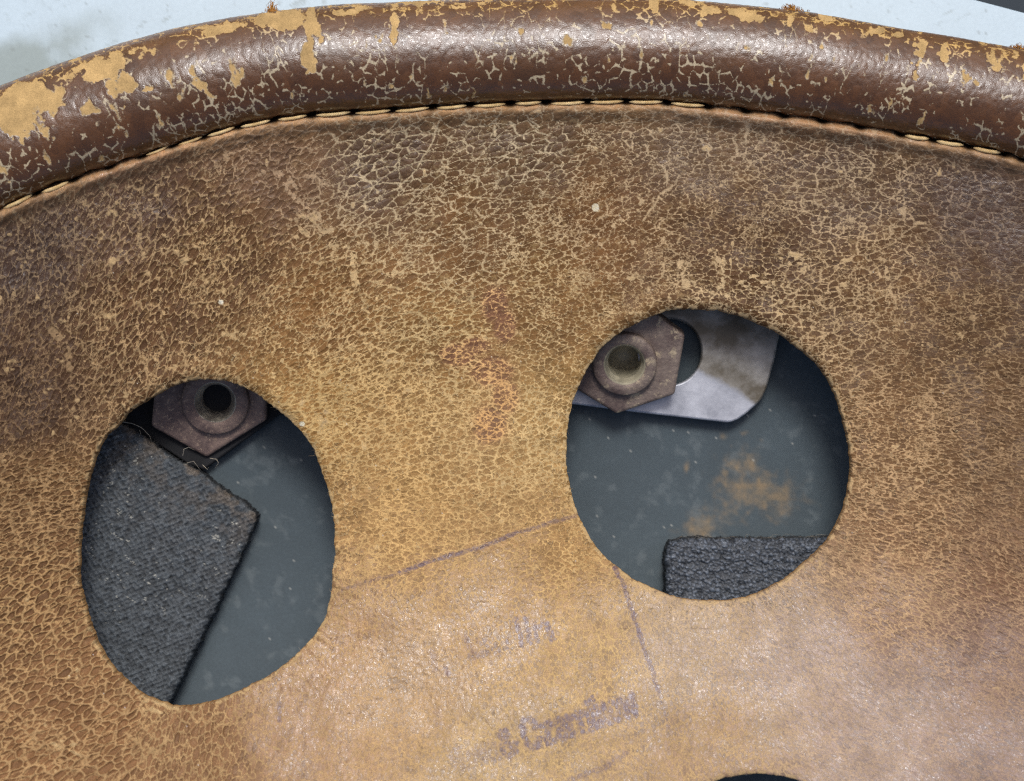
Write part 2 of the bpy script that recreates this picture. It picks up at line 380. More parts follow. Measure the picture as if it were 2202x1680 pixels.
def regional(X, Y):
    gx = np.arange(-120, 2340, 20.0); gy = np.arange(-60, 1860, 20.0)
    GX, GY = np.meshgrid(gx, gy)
    K = len(REG); vals = []
    for r in REG:
        th = math.radians(r[8]) * 2
        vals.append([*lin(r[2]), *lin(r[3]), r[4], r[5], r[6], r[7] * math.cos(th), r[7] * math.sin(th), r[7], r[9], r[10], r[11]])
    V = np.array(vals, np.float32)
    Wt = np.stack([1.0 / (((GX - r[0]) ** 2 + (GY - r[1]) ** 2) + 60 ** 2) ** 1.9 for r in REG], -1)
    Wt /= Wt.sum(-1, keepdims=True)
    F = (Wt @ V).astype(np.float32)
    fx = np.clip((X - gx[0]) / 20.0, 0, len(gx) - 1.001); fy = np.clip((Y - gy[0]) / 20.0, 0, len(gy) - 1.001)
    ix = fx.astype(int); iy = fy.astype(int); tx = (fx - ix)[..., None].astype(np.float32); ty = (fy - iy)[..., None].astype(np.float32)
    return (F[iy, ix] * (1 - tx) + F[iy, ix + 1] * tx) * (1 - ty) + (F[iy + 1, ix] * (1 - tx) + F[iy + 1, ix + 1] * tx) * ty

def voronoi(nx, ny, step, x0, y0, size_f, ang_f, asp_f, WX, WY, seed, reach=1.9, ndart=200000):
    """anisotropic cell pattern on a regular grid; WX/WY are the (warped) sample positions in photo units.
    size_f etc: arrays on the grid. Returns edge distance (photo units), cell id value 0..1"""
    r = np.random.default_rng(seed)
    F1 = np.full((ny, nx), 1e9, np.float32); F2 = np.full((ny, nx), 1e9, np.float32); ID = np.zeros((ny, nx), np.float32)
    SZ = np.ones((ny, nx), np.float32)
    occ = np.zeros((ny // 2 + 2, nx // 2 + 2), bool)
    cx = r.random(ndart) * nx; cy = r.random(ndart) * ny
    rad_j = r.uniform(0.75, 1.2, ndart)
    seeds = []
    sgrid = size_f; 
    for i in range(ndart):
        gx_, gy_ = int(cx[i]), int(cy[i])
        if occ[gy_ >> 1, gx_ >> 1]: continue
        s = float(sgrid[gy_, gx_]) * rad_j[i]
        a_ = float(ang_f[gy_, gx_]); q = float(asp_f[gy_, gx_]) ** 0.5
        R = s * 0.66 / step / 2   # in occ cells
        hw = int(R * q * 1.05) + 1
        ox, oy = gx_ >> 1, gy_ >> 1
        xa, xb = max(0, ox - hw), min(occ.shape[1], ox + hw + 1); ya, yb = max(0, oy - hw), min(occ.shape[0], oy + hw + 1)
        dx = np.arange(xa, xb)[None, :] - ox; dy = np.arange(ya, yb)[:, None] - oy
        c, s_ = math.cos(a_), -math.sin(a_)
        u = (dx * c + dy * s_) / q; v = (-dx * s_ + dy * c) * q
        occ[ya:yb, xa:xb] |= (u * u + v * v) < R * R
        seeds.append((cx[i] * step + x0, cy[i] * step + y0, s, a_, q, r.random()))
    for (sx, sy, s, a_, q, idv) in seeds:
        hw = s * reach * max(q, 1 / q)
        xa = max(0, int((sx - hw - x0) / step)); xb = min(nx, int((sx + hw - x0) / step) + 1)
        ya = max(0, int((sy - hw - y0) / step)); yb = min(ny, int((sy + hw - y0) / step) + 1)
        if xa >= xb or ya >= yb: continue
        dx = WX[ya:yb, xa:xb] - sx; dy = WY[ya:yb, xa:xb] - sy
        c, s_ = math.cos(a_), -math.sin(a_)
        u = (dx * c + dy * s_) / q; v = (-dx * s_ + dy * c) * q
        d = np.sqrt(u * u + v * v) / s
        f1 = F1[ya:yb, xa:xb]; f2 = F2[ya:yb, xa:xb]; idd = ID[ya:yb, xa:xb]; sz = SZ[ya:yb, xa:xb]
        m1 = d < f1
        m2 = (~m1) & (d < f2)
        f2[m1] = f1[m1]; f2[m2] = d[m2]; f1[m1] = d[m1]; idd[m1] = idv; sz[m1] = s
    F2 = np.minimum(F2, 4); F1 = np.minimum(F1, 4)
    edge = (F2 - F1) * SZ * 0.5
    return edge, ID, F1, len(seeds)

# ------------------------------------------------------------------ leather panel
def panel_base(X, Y):
    """height in mm of the sagging hide"""
    z = ((Y - 720) / 900.0) ** 2 * np.where(Y > 720, 9.2, 7.0)
    z = z + 2.0 * ((X - 1150) / 1100.0) ** 2
    z = z + 1.6 * (noise(X, Y, 420, 3, 2) - 0.5) + .45 * (noise(X, Y, 150, 5, 2) - .5)
    # hide pulled up a little round the upper edges of the cut-outs
    z = z + 0.5 * np.exp(-(((X - 430) / 260) ** 2 + ((Y - 800) / 110) ** 2)) + 0.5 * np.exp(-(((X - 1500) / 300) ** 2 + ((Y - 650) / 110) ** 2))
    return z

def seg_dist(X, Y, pts):
    best = np.full(X.shape, 1e9, np.float32)
    for (ax, ay), (bx, by) in zip(pts[:-1], pts[1:]):
        dx, dy = bx - ax, by - ay
        t = np.clip(((X - ax) * dx + (Y - ay) * dy) / (dx * dx + dy * dy + 1e-9), 0, 1)
        best = np.minimum(best, np.hypot(X - ax - t * dx, Y - ay - t * dy))
    return best

def ink_mask(X, Y):
    out = np.zeros(X.shape, np.float32)
    def stroke(pts, hw, amt, soft=3.0):
        p = np.array(pts); m = (X > p[:, 0].min() - 25) & (X < p[:, 0].max() + 25) & (Y > p[:, 1].min() - 25) & (Y < p[:, 1].max() + 25)
        d = seg_dist(X[m], Y[m], pts)
        out[m] = np.maximum(out[m], amt * (1 - sstep(hw - soft * .5, hw + soft, d)))
    # marking-out lines
    stroke([(735, 1268), (800, 1247), (860, 1233)], 2.5, .45)
    stroke([(860, 1233), (905, 1214), (960, 1197), (1010, 1184), (1060, 1168), (1110, 1146)], 4.0, .95)
    stroke([(1110, 1146), (1160, 1132), (1238, 1108)], 3.5, .6)
    stroke([(1322, 1222), (1338, 1250), (1352, 1290), (1366, 1335), (1384, 1392), (1402, 1440), (1416, 1487)], 4.0, .95)
    stroke([(1416, 1487), (1428, 1530), (1436, 1560)], 3, .35)
    stroke([(1225, 1678), (1265, 1662), (1305, 1648), (1345, 1622)], 5, .5)
    stroke([(602, 1512), (600, 1550)], 3.5, .6)
    # stamped maker's line
    ca, sa = math.cos(math.radians(18)), math.sin(math.radians(18))
    def g(u, v): return (1134 + u * ca - v * sa * 1.0, 1617 - u * sa - v * ca)
    def letter(pl, hw=4.6, amt=.92):
        for pts in pl: stroke([g(u, v * 1.08) for u, v in pts], hw + .9, amt)
    letter([[(33, 50), (27, 60), (14, 62), (6, 52), (4, 32), (7, 12), (16, 4), (28, 6), (34, 18)], [(33, 50), (32, 42)]], 5.2)
    letter([[(44, 40), (64, 41), (46, 5), (68, 5)]], 5.4)
    letter([[(74, 36), (82, 43), (92, 40), (94, 28), (94, 4)], [(94, 24), (80, 22), (74, 12), (82, 3), (94, 10)]], 5.0)
    letter([[(104, 42), (105, 3)], [(105, 30), (112, 40), (120, 41)]], 5.0, .75)
    letter([[(126, 42), (127, 3)], [(127, 32), (136, 42), (146, 38), (147, 3)]], 5.4)
    letter([[(156, 40), (157, 3)], [(156, 54), (156, 57)]], 4.8)
    letter([[(168, 62), (170, 3)], [(188, 42), (172, 22), (190, 3)]], 4.8, .85)
    letter([[(205, 42), (196, 32), (196, 12), (206, 3), (216, 12), (216, 32), (205, 42)]], 5.0, .7)
    letter([[(222, 42), (229, 4), (237, 38), (246, 4), (252, 42)]], 5.2, .8)
    # ampersand and the rubbed-out word before it
    letter([[(-22, 8), (-44, 44), (-40, 56), (-30, 56), (-28, 46), (-46, 26), (-50, 12), (-40, 2), (-28, 8), (-18, 24)]], 4.4, .7)
    letter([[(-74, 38), (-84, 30), (-82, 10), (-72, 6)], [(-66, 40), (-64, 4)], [(-98, 36), (-98, 4), (-90, 30)]], 5, .35)
    letter([[(-150, 10), (-160, 40), (-140, 52), (-140, 10), (-128, 6)], [(-122, 36), (-116, 6), (-106, 30)]], 6, .3)
    # place line above: rubbed away at its front, ends in l i n
    stroke([(1109, 1332), (1114, 1352), (1120, 1374), (1122, 1388)], 4.6, .75)
    stroke([(1129, 1333), (1131, 1336)], 5.6, .85)
    stroke([(1134, 1352), (1138, 1372), (1142, 1384)], 5.0, .7)
    stroke([(1150, 1345), (1155, 1380)], 4.5, .6)
    stroke([(1152, 1356), (1166, 1342), (1176, 1341)], 4.5, .7)
    stroke([(1176, 1342), (1183, 1358), (1187, 1374)], 6.0, .95)
    stroke([(1090, 1376), (1095, 1400)], 3.6, .55)
    stroke([(1000, 1372), (1014, 1412), (1040, 1408), (1052, 1396)], 7, .38)
    stroke([(1030, 1376), (1062, 1392), (1070, 1404)], 8, .3)
    stroke([(930, 1400), (936, 1440)], 6, .32)
    stroke([(958, 1436), (964, 1448)], 5, .6)
    stroke([(938, 1530), (945, 1560)], 7, .25)
    return out

def build_panel():
    st = 1.9
    x0, x1, y0, y1 = -60, 2262, 190, 1760
    nx = int((x1 - x0) / st) + 1; ny = int((y1 - y0) / st) + 1
    X, Y = np.meshgrid(x0 + np.arange(nx) * st, y0 + np.arange(ny) * st)
    X = X.astype(np.float32); Y = Y.astype(np.float32)
    F = regional(X, Y)
    grain = F[..., 0:3]; crack = F[..., 3:6]; cw = F[..., 6] * .84; cover = F[..., 7]; size = F[..., 8] * (.74 + .12 * sstep(900, 1300, Y))
    ang = 0.5 * np.arctan2(F[..., 10], F[..., 9]); asp = np.clip(F[..., 11] * (1.3 + .4 * (1 - sstep(700, 1000, X))), 1.0, 3.4)
    ridge = F[..., 12]; gloss = F[..., 13]; blot = F[..., 14]
    wa = 5.0
    wa = 3.0
    WX = X + wa * (noise(X, Y, 16, 21, 2) - .5) * 2; WY = Y + wa * (noise(X, Y, 16, 22, 2) - .5) * 2
    edge, ID, F1, ns = voronoi(nx, ny, st, x0, y0, size, ang, asp, WX, WY, 7, ndart=320000)
    edge2, ID2, _, ns2 = voronoi(nx, ny, st, x0, y0, size * 1.9, ang, np.clip(asp * 1.5, 1, 4.5), WX, WY, 9, ndart=60000)
    print('panel seeds', ns, ns2)
    # cracks: width and presence wander; E is the signed distance to the fibre-coloured area
    nA = noise(X, Y, 60, 31, 3); nB = noise(X, Y, 15, 32, 2); nC = noise(X, Y, 170, 33, 3)
    pres = .34 * nA + .46 * nB + .2 * noise(X, Y, 28, 34, 2)
    thr = .62 - .40 * cover
    thr = thr - .11
    w = cw * (0.15 + .28 * sstep(.3, .8, nB)) * (.70 + .45 * nA) * sstep(thr - .08, thr + .08, pres) - 1.8 * (1 - sstep(thr - .10, thr, pres))
    w = w + .42 * sstep(1120, 1300, Y) * (w > -.2)
    E = edge - w
    w2 = cw * .48 * sstep(.30, .48, nC) - 2.0 * (1 - sstep(.24, .36, nC))
    E = np.minimum(E, edge2 - w2)
    edge3, ID3, _, ns3 = voronoi(nx, ny, st, x0, y0, size * .62, ang, asp, WX, WY, 12, reach=1.6, ndart=200000)
    n3 = noise(X, Y, 34, 35, 3) + .14 * (cover - .8)
    E = np.minimum(E, edge3 - cw * .16 * sstep(.54, .70, n3) + 2.0 * (1 - sstep(.52, .64, n3)))
    for pts, hw_, dens in [([(1300, 500), (1350, 462), (1440, 375)], 5, .52), ([(1385, 470), (1420, 425), (1450, 395)], 3, .5), ([(1545, 400), (1590, 330), (1615, 255)], 5, .56),
                           ([(590, 360), (650, 430), (720, 520), (760, 560)], 12, .60), ([(560, 375), (600, 380)], 8, .5), ([(480, 330), (520, 390)], 5, .55), ([(235, 380), (300, 470), (310, 560)], 8, .6),
                           ([(895, 470), (905, 520)], 5, .5), ([(1060, 275), (1062, 292)], 3, .2), ([(1090, 250), (1130, 300)], 2.5, .5), ([(930, 265), (990, 325)], 2.5, .45),
                           ([(1935, 330), (1930, 400), (1945, 470)], 9, .60), ([(1790, 400), (1830, 470)], 5, .58), ([(2050, 560), (2070, 640), (2100, 700)], 7, .58), ([(1900, 560), (1925, 640)], 6, .55),
                           ([(110, 715), (140, 745), (150, 790)], 8, .42), ([(30, 545), (60, 560)], 6, .5), ([(340, 640), (350, 700)], 5, .5), ([(20, 1555), (80, 1600), (150, 1660)], 12, .56),
                           ([(260, 1570), (330, 1620)], 9, .58), ([(100, 1190), (140, 1290)], 8, .6), ([(1460, 560), (1480, 620)], 7, .55), ([(1540, 560), (1560, 640)], 9, .52), ([(1980, 1190), (2060, 1200)], 9, .6)]:
        p_ = np.array(pts); m_ = (X > p_[:, 0].min() - 30) & (X < p_[:, 0].max() + 30) & (Y > p_[:, 1].min() - 30) & (Y < p_[:, 1].max() + 30)
        xs_, ys_ = X[m_] + 16 * (noise(X[m_], Y[m_], 26, 46, 2) - .5), Y[m_] + 16 * (noise(X[m_], Y[m_], 26, 47, 2) - .5)
        dd = seg_dist(xs_, ys_, pts)
        nn = .6 * noise(xs_, ys_, 9, 48, 2) + .4 * noise(xs_, ys_, 22, 49, 2)
        E[m_] = np.minimum(E[m_], np.maximum((dd - hw_) * .5, (dens - nn) * 26))
    ck = 1 - sstep(-1.0, 1.0, E)
    # worn blotches where fibre shows
    fbl = noise(X, Y, 40, 41, 4, .64) - (0.86 - 0.36 * blot)
    fbl = np.maximum(fbl, .8 * (noise(X, Y, 17, 42, 3, .6) - (0.86 - 0.34 * blot)))
    bl = sstep(0.0, 0.10, fbl)
    def spot(x, y, rx, ry, amt=1.0, rot=0.0):
        c, s_ = math.cos(math.radians(rot)), math.sin(math.radians(rot))
        u = ((X - x) * c + (Y - y) * s_) / rx; v = (-(X - x) * s_ + (Y - y) * c) / ry
        return amt * np.exp(-(u * u + v * v))
    nz = noise(X, Y, 22, 44, 3, .6)
    for (x, y, rx, ry, rot) in [(125, 730, 22, 14, 40), (150, 760, 12, 26, -30), (40, 560, 14, 8, 0), (75, 900, 30, 12, 0), (300, 600, 10, 26, 30), (480, 400, 9, 30, 20), (1120, 560, 10, 34, 20), (760, 620, 16, 40, 30), (1230, 700, 40, 12, 10), (1560, 560, 30, 60, 0), (1700, 560, 50, 30, 0), (260, 860, 14, 40, 30), (2080, 820, 14, 40, 20), (1750, 480, 10, 60, 35), (560, 640, 10, 60, 40), (1480, 360, 90, 7, -45),
                               (1045, 722, 30, 24, 0), (1045, 722, 22, 18, 40), (700, 900, 60, 30, 0), (780, 980, 26, 60, 0), (1640, 600, 80, 20, 0), (2010, 300 + 90, 12, 60, 25),
                               (1540, 430, 40, 12, -45), (1420, 400, 46, 9, -40), (1970, 600, 12, 60, 30), (140, 1600, 120, 30, 30), (330, 1460 + 60, 60, 30, 20),
                               (1330, 480, 60, 8, -38), (900, 500, 14, 20, 0), (660, 480, 50, 60, -45), (1940, 380, 25, 50, 20)]:
        m_ = (np.abs(X - x) < 2.6 * max(rx, ry)) & (np.abs(Y - y) < 2.6 * max(rx, ry))
        xs_, ys_ = X[m_], Y[m_]; c, s_ = math.cos(math.radians(rot)), math.sin(math.radians(rot))
        u = (xs_ - x) * c + (ys_ - y) * s_; v = -(xs_ - x) * s_ + (ys_ - y) * c
        g_ = np.exp(-((u / rx) ** 2 + (v / ry) ** 2) * .8)
        if rx > ry: st_n = noise(u * .3, v, 6, 45, 2)
        else: st_n = noise(u, v * .3, 6, 46, 2)
        val = g_ * (.78 * st_n + .78 * nz[m_] + .06) - .84
        fbl[m_] = np.maximum(fbl[m_], val * .5)
    bl = np.maximum(bl, sstep(0, .08, fbl))
    # frayed band at the cut edges
    D = np.full(X.shape, 1e9, np.float32); NX = X.copy(); NY = Y.copy(); INS = np.zeros(X.shape, bool)
    for h in HOLES:
        lo = h.min(0) - 60; hi = h.max(0) + 60
        j0, j1 = max(0, int((lo[0] - x0) / st)), min(nx, int((hi[0] - x0) / st)); i0, i1 = max(0, int((lo[1] - y0) / st)), min(ny, int((hi[1] - y0) / st))
        sl = (slice(i0, i1), slice(j0, j1))
        d, qx, qy = sdist(h, X[sl], Y[sl])
        m = np.abs(d) < np.abs(D[sl])
        D[sl] = np.where(m, d, D[sl]); NX[sl] = np.where(m, qx, NX[sl]); NY[sl] = np.where(m, qy, NY[sl])
    fray = (1 - sstep(1, 13, D)) * sstep(.42, .62, noise(X, Y, 9, 51, 2))
    E = np.minimum(E, np.minimum(-fbl * 34, (.5 - fray) * 5))
    # colours
    tone = (0.76 + 0.3 * ID + .18 * ID3)[..., None] * (0.84 + 0.32 * noise(X, Y, 140, 61, 4))[..., None] * (.86 + .28 * noise(X, Y, 26, 67, 3))[..., None]
    base = grain * tone
    dirt = sstep(.55, .75, noise(X, Y, 90, 62, 4))[..., None]
    base = base * (1 - 0.12 * dirt)
    # small paler scuffs on the grain tops
    sc = sstep(.62, .8, noise(X, Y, 7, 63, 2))[..., None] * .35
    base = base * (1 - sc) + crack * sc * .8
    crk = crack * (0.78 + 0.4 * noise(X, Y, 30, 64, 3))[..., None]
    # purple-brown stain
    stn = np.zeros(X.shape, np.float32)
    for (x, y, rx, ry) in [(1065, 655, 24, 34), (985, 765, 34, 22), (1085, 700, 20, 30), (1060, 800, 40, 26), (1090, 855, 24, 28), (1052, 915, 32, 34), (1020, 745, 26, 16)]:
        stn = np.maximum(stn, np.exp(-(((X - x) / rx) ** 2 + ((Y - y) / ry) ** 2)))
    stn = sstep(.05, .55, .10 * np.exp(-(((X - 1045) / 90) ** 2 + ((Y - 800) / 170) ** 2)) +  stn * (0.6 + .8 * noise(X, Y, 34, 65, 2)))[..., None] * .58
    base = base * (1 - stn) + lin((118, 80, 72)) * stn * tone
    crk = crk * (1 - .5 * stn) + lin((232, 158, 84)) * stn * .7
    col = base
    fib = lin((204, 174, 124)) * (0.75 + 0.5 * noise(X, Y, 8, 66, 2))[..., None]
    fibmix = np.clip(bl + fray * .8, 0, 1)[..., None] * .9
    fcol = crk * (1 - fibmix) + fib * fibmix
    # ink
    ink = ink_mask(X + 5 * (noise(X, Y, 12, 71, 2) - .5), Y + 5 * (noise(X, Y, 12, 72, 2) - .5))
    ink = ink * sstep(.08, .42, noise(X, Y, 11, 73, 2) + .1)
    inkm = np.clip(ink * 1.25, 0, 1)[..., None] * .70
    col = col * (1 - inkm) + lin((86, 70, 92)) * inkm
    fcol = fcol * (1 - inkm * .62) + lin((104, 84, 96)) * inkm * .62
    # tiny white specks
    for k in range(90):
        x, y = rng.uniform(100, 2150), rng.uniform(430, 1650)
        j, i = int((x - x0) / st), int((y - y0) / st)
        if D[i, j] > 8: col[i, j] = fcol[i, j] = lin((236, 232, 220)) * .9
    for (x, y, r_) in [(1280, 446, 9), (475, 650, 7), (650, 912, 6), (900, 1370 - 800, 0)]:
        if r_:
            m = np.hypot(X - x, Y - y) < r_ * (0.6 + .6 * nz); col[m] = lin((232, 226, 204)); fcol[m] = lin((232, 226, 204))
    # height
    dome = sstep(0, 1, np.clip(edge / (size * .22), 0, 1))
    z = panel_base(X, Y)
    amp = 0.25 + 0.08 * noise(X, Y, 120, 81, 2)
    z = z + amp * (size / 22) * np.where(ridge > 0, ridge * .55, ridge * 0.95) * (dome - .5)
    z = z + (0.05 + .13 * gloss ** 2) * (noise(X, Y, 7.5, 82, 2) - .5) + 0.03 * (ID - .5) * dome
    z = z + 0.05 * bl * (noise(X, Y, 6, 83, 2))
    # long wrinkles: pulled toward the seam and at the right
    th = np.radians(-24)
    uu = X * np.cos(th) - Y * np.sin(th); vv = X * np.sin(th) + Y * np.cos(th)
    # (stretch the noise along the wrinkle direction)
    v2 = (X * math.sin(math.radians(24)) * -1 + Y * math.cos(math.radians(24))); u2 = (X * math.cos(math.radians(24)) + Y * math.sin(math.radians(24)))
    wr = noise(u2 * .3, v2, 9, 84, 3) - .5
    z = z + 0.16 * wr * sstep(1550, 2000, X + .35 * (Y - 1250)) * sstep(900, 1250, Y)
    wr2 = noise((X * .34 + Y * -.94) * .25, X * .94 + Y * .34, 17, 85, 2) - .5
    z = z + 0.30 * wr2 * (1 - sstep(650, 900, X)) * sstep(650, 500 + 400, Y + 300)
    wr3 = noise(X * 0.95, Y * .12, 16, 86, 2) - .5
    z = z + 0.05 * wr3 * sstep(1330, 1450, Y) * np.exp(-((X - 1150) / 420) ** 2)
    # seam: lip, puckers and needle pits
    sy = smooth_interp(SEAM, X)
    ds = Y - sy
    hid = (1 - sstep(380, 430, X)) * sstep(160, 210, X) + sstep(1500, 1550, X) * (1 - sstep(1900, 1940, X))
    lip = np.exp(-((ds - 11) / np.where(ds > 11, 24, 11)) ** 2)
    pk = np.zeros_like(X)
    for nxp in NEEDLES:
        pk = np.maximum(pk, np.exp(-((X - nxp - 3) / 12) ** 2))
    z = z + lip * (0.75 + .35 * hid) + 0.30 * np.exp(-((ds - 22) / 16) ** 2) * (1 - pk) + 0.12 * (noise(X * .35, ds, 13, 87, 2) - .5) * np.exp(-((ds - 25) / 34) ** 2) * 2
    z = z - 0.7 * (1 - sstep(-14, 2 - 3 * hid, ds))
    pit = np.exp(-(((ds + 1) / 8) ** 2)) * pk
    z = z - 1.0 * pit
    lipc = np.clip(np.exp(-((ds - 9) / 10) ** 2) * (1 - .5 * pk) + .28 * np.exp(-((ds - 26) / 22) ** 2), 0, 1)[..., None] * (0.55 + .6 * noise(X, Y, 14, 88, 2))[..., None]
    lc = lin((216, 176, 134)) * (1 - .25 * hid[..., None]) + lin((200, 150, 128)) * .25 * hid[..., None]
    lipc = np.clip(lipc, 0, .9); col = col * (1 - lipc) + lc * lipc; fcol = fcol * (1 - lipc * .7) + lin((206, 170, 132)) * lipc * .7
    grime_shade = (np.clip(pit * 1.6, 0, 1) + (1 - sstep(-12, -5, ds)))[..., None].clip(0, 1)  # dirt and shade painted near-black into needle pits and under the roll
    col = col * (1 - .85 * grime_shade) + lin((34, 22, 14)) * .85 * grime_shade; fcol = fcol * (1 - .85 * grime_shade) + lin((34, 22, 14)) * .85 * grime_shade
    bf = (.75 + .16 * sstep(950, 1350, Y) + .10 * sstep(1200, 1500, X) * sstep(1200, 1400, Y))[..., None]  # less yellow at lower right, for the sheen painted into the grain
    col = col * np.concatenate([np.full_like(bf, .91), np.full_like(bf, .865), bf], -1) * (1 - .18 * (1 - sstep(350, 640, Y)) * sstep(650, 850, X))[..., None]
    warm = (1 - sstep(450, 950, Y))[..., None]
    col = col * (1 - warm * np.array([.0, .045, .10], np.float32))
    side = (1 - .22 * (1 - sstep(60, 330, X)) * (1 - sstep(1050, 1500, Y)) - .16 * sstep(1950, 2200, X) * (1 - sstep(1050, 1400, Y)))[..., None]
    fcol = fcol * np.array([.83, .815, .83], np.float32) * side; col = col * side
    # gloss
    gl = gloss * (.78 + .22 * sstep(1250, 1550, X)) * (0.5 + .9 * noise(X, Y, 50, 91, 3)) * (1 - .3 * ck) * (1 - fibmix[..., 0]) + .12 * ink
    for h in HOLES[:2]:
        c_ = h.mean(0); m_ = (D < 200) & (np.abs(X - c_[0]) < 520) & (np.abs(Y - c_[1]) < 580)
        an = np.arctan2(Y[m_] - c_[1], X[m_] - c_[0]) * 300
        pu = noise(an + 900, np.maximum(D[m_], 0) * .16 + 300, 26, 95, 3, .6) - .5
        z[m_] = z[m_] + .75 * pu * np.exp(-np.maximum(D[m_], 0) / 60.0)
        lp = .35 * np.exp(-((np.maximum(D[m_], 0) - 22) / 20) ** 2) * sstep(30, 260, c_[1] - Y[m_])
        z[m_] = z[m_] + lp
    # snap to the holes
    near = np.abs(D) < st * .75
    px = np.where(near, NX, X); py = np.where(near, NY, Y)
    z = z - 0.34 * np.exp(-np.maximum(D, 0) / 6.0)          # cut edge rounds over
    co = unproj(px, py, z)
    vi = np.arange(nx * ny).reshape(ny, nx)
    q = np.stack([vi[:-1, :-1], vi[1:, :-1], vi[1:, 1:], vi[:-1, 1:]], -1).reshape(-1, 4)
    cin = (D <= st * .75)
    allin = (cin[:-1, :-1] & cin[1:, :-1] & cin[1:, 1:] & cin[:-1, 1:]).reshape(-1)
    dsm = ds[:-1, :-1].reshape(-1)
    keep = (~allin) & (dsm > -30)
    q = q[keep]
    # thickness wall under the open edges of the cut-outs
    ed = np.concatenate([q[:, [0, 1]], q[:, [1, 2]], q[:, [2, 3]], q[:, [3, 0]]])
    key = np.sort(ed, 1); kk = key[:, 0].astype(np.int64) * (nx * ny) + key[:, 1]
    u_, idx, cnt = np.unique(kk, return_index=True, return_counts=True)
    be = ed[idx[cnt == 1]]
    Df = D.ravel(); be = be[(Df[be[:, 0]] < 3) & (Df[be[:, 1]] < 3)]
    co = co.reshape(-1, 3); col = col.reshape(-1, 3); gl = gl.ravel(); fcol = fcol.reshape(-1, 3); E = E.ravel()
    bv = np.unique(be)
    remap = np.full(nx * ny, -1); 
    cen = []
    low = co[bv].copy(); low[:, 2] -= 0.0014
    low2 = low.copy()
    NV = len(co)
    remap[bv] = NV + np.arange(len(bv))
    walls = np.stack([be[:, 1], be[:, 0], remap[be[:, 0]], remap[be[:, 1]]], -1)
    wc = lin((150, 112, 66)) * np.random.default_rng(3).uniform(.5, 1.1, (len(bv), 1)).astype(np.float32)
    co = np.concatenate([co, low]); col = np.concatenate([col, wc]); gl = np.concatenate([gl, np.zeros(len(bv))]); fcol = np.concatenate([fcol, wc * 1.5]); E = np.concatenate([E, np.zeros(len(bv))])
    q = np.concatenate([q, walls])
    # drop unused verts
    used = np.zeros(len(co), bool); used[q.ravel()] = True
    ren = np.cumsum(used) - 1
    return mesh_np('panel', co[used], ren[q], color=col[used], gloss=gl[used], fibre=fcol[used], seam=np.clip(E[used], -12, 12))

liner = empty('leather_liner')
tag(liner, 'worn brown cracked leather liner with round cut-outs and rolled stitched edge', 'leather liner')
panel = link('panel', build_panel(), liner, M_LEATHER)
panel['label'] = 'flat tan brown hide with crackled grain and faded purple stamp'

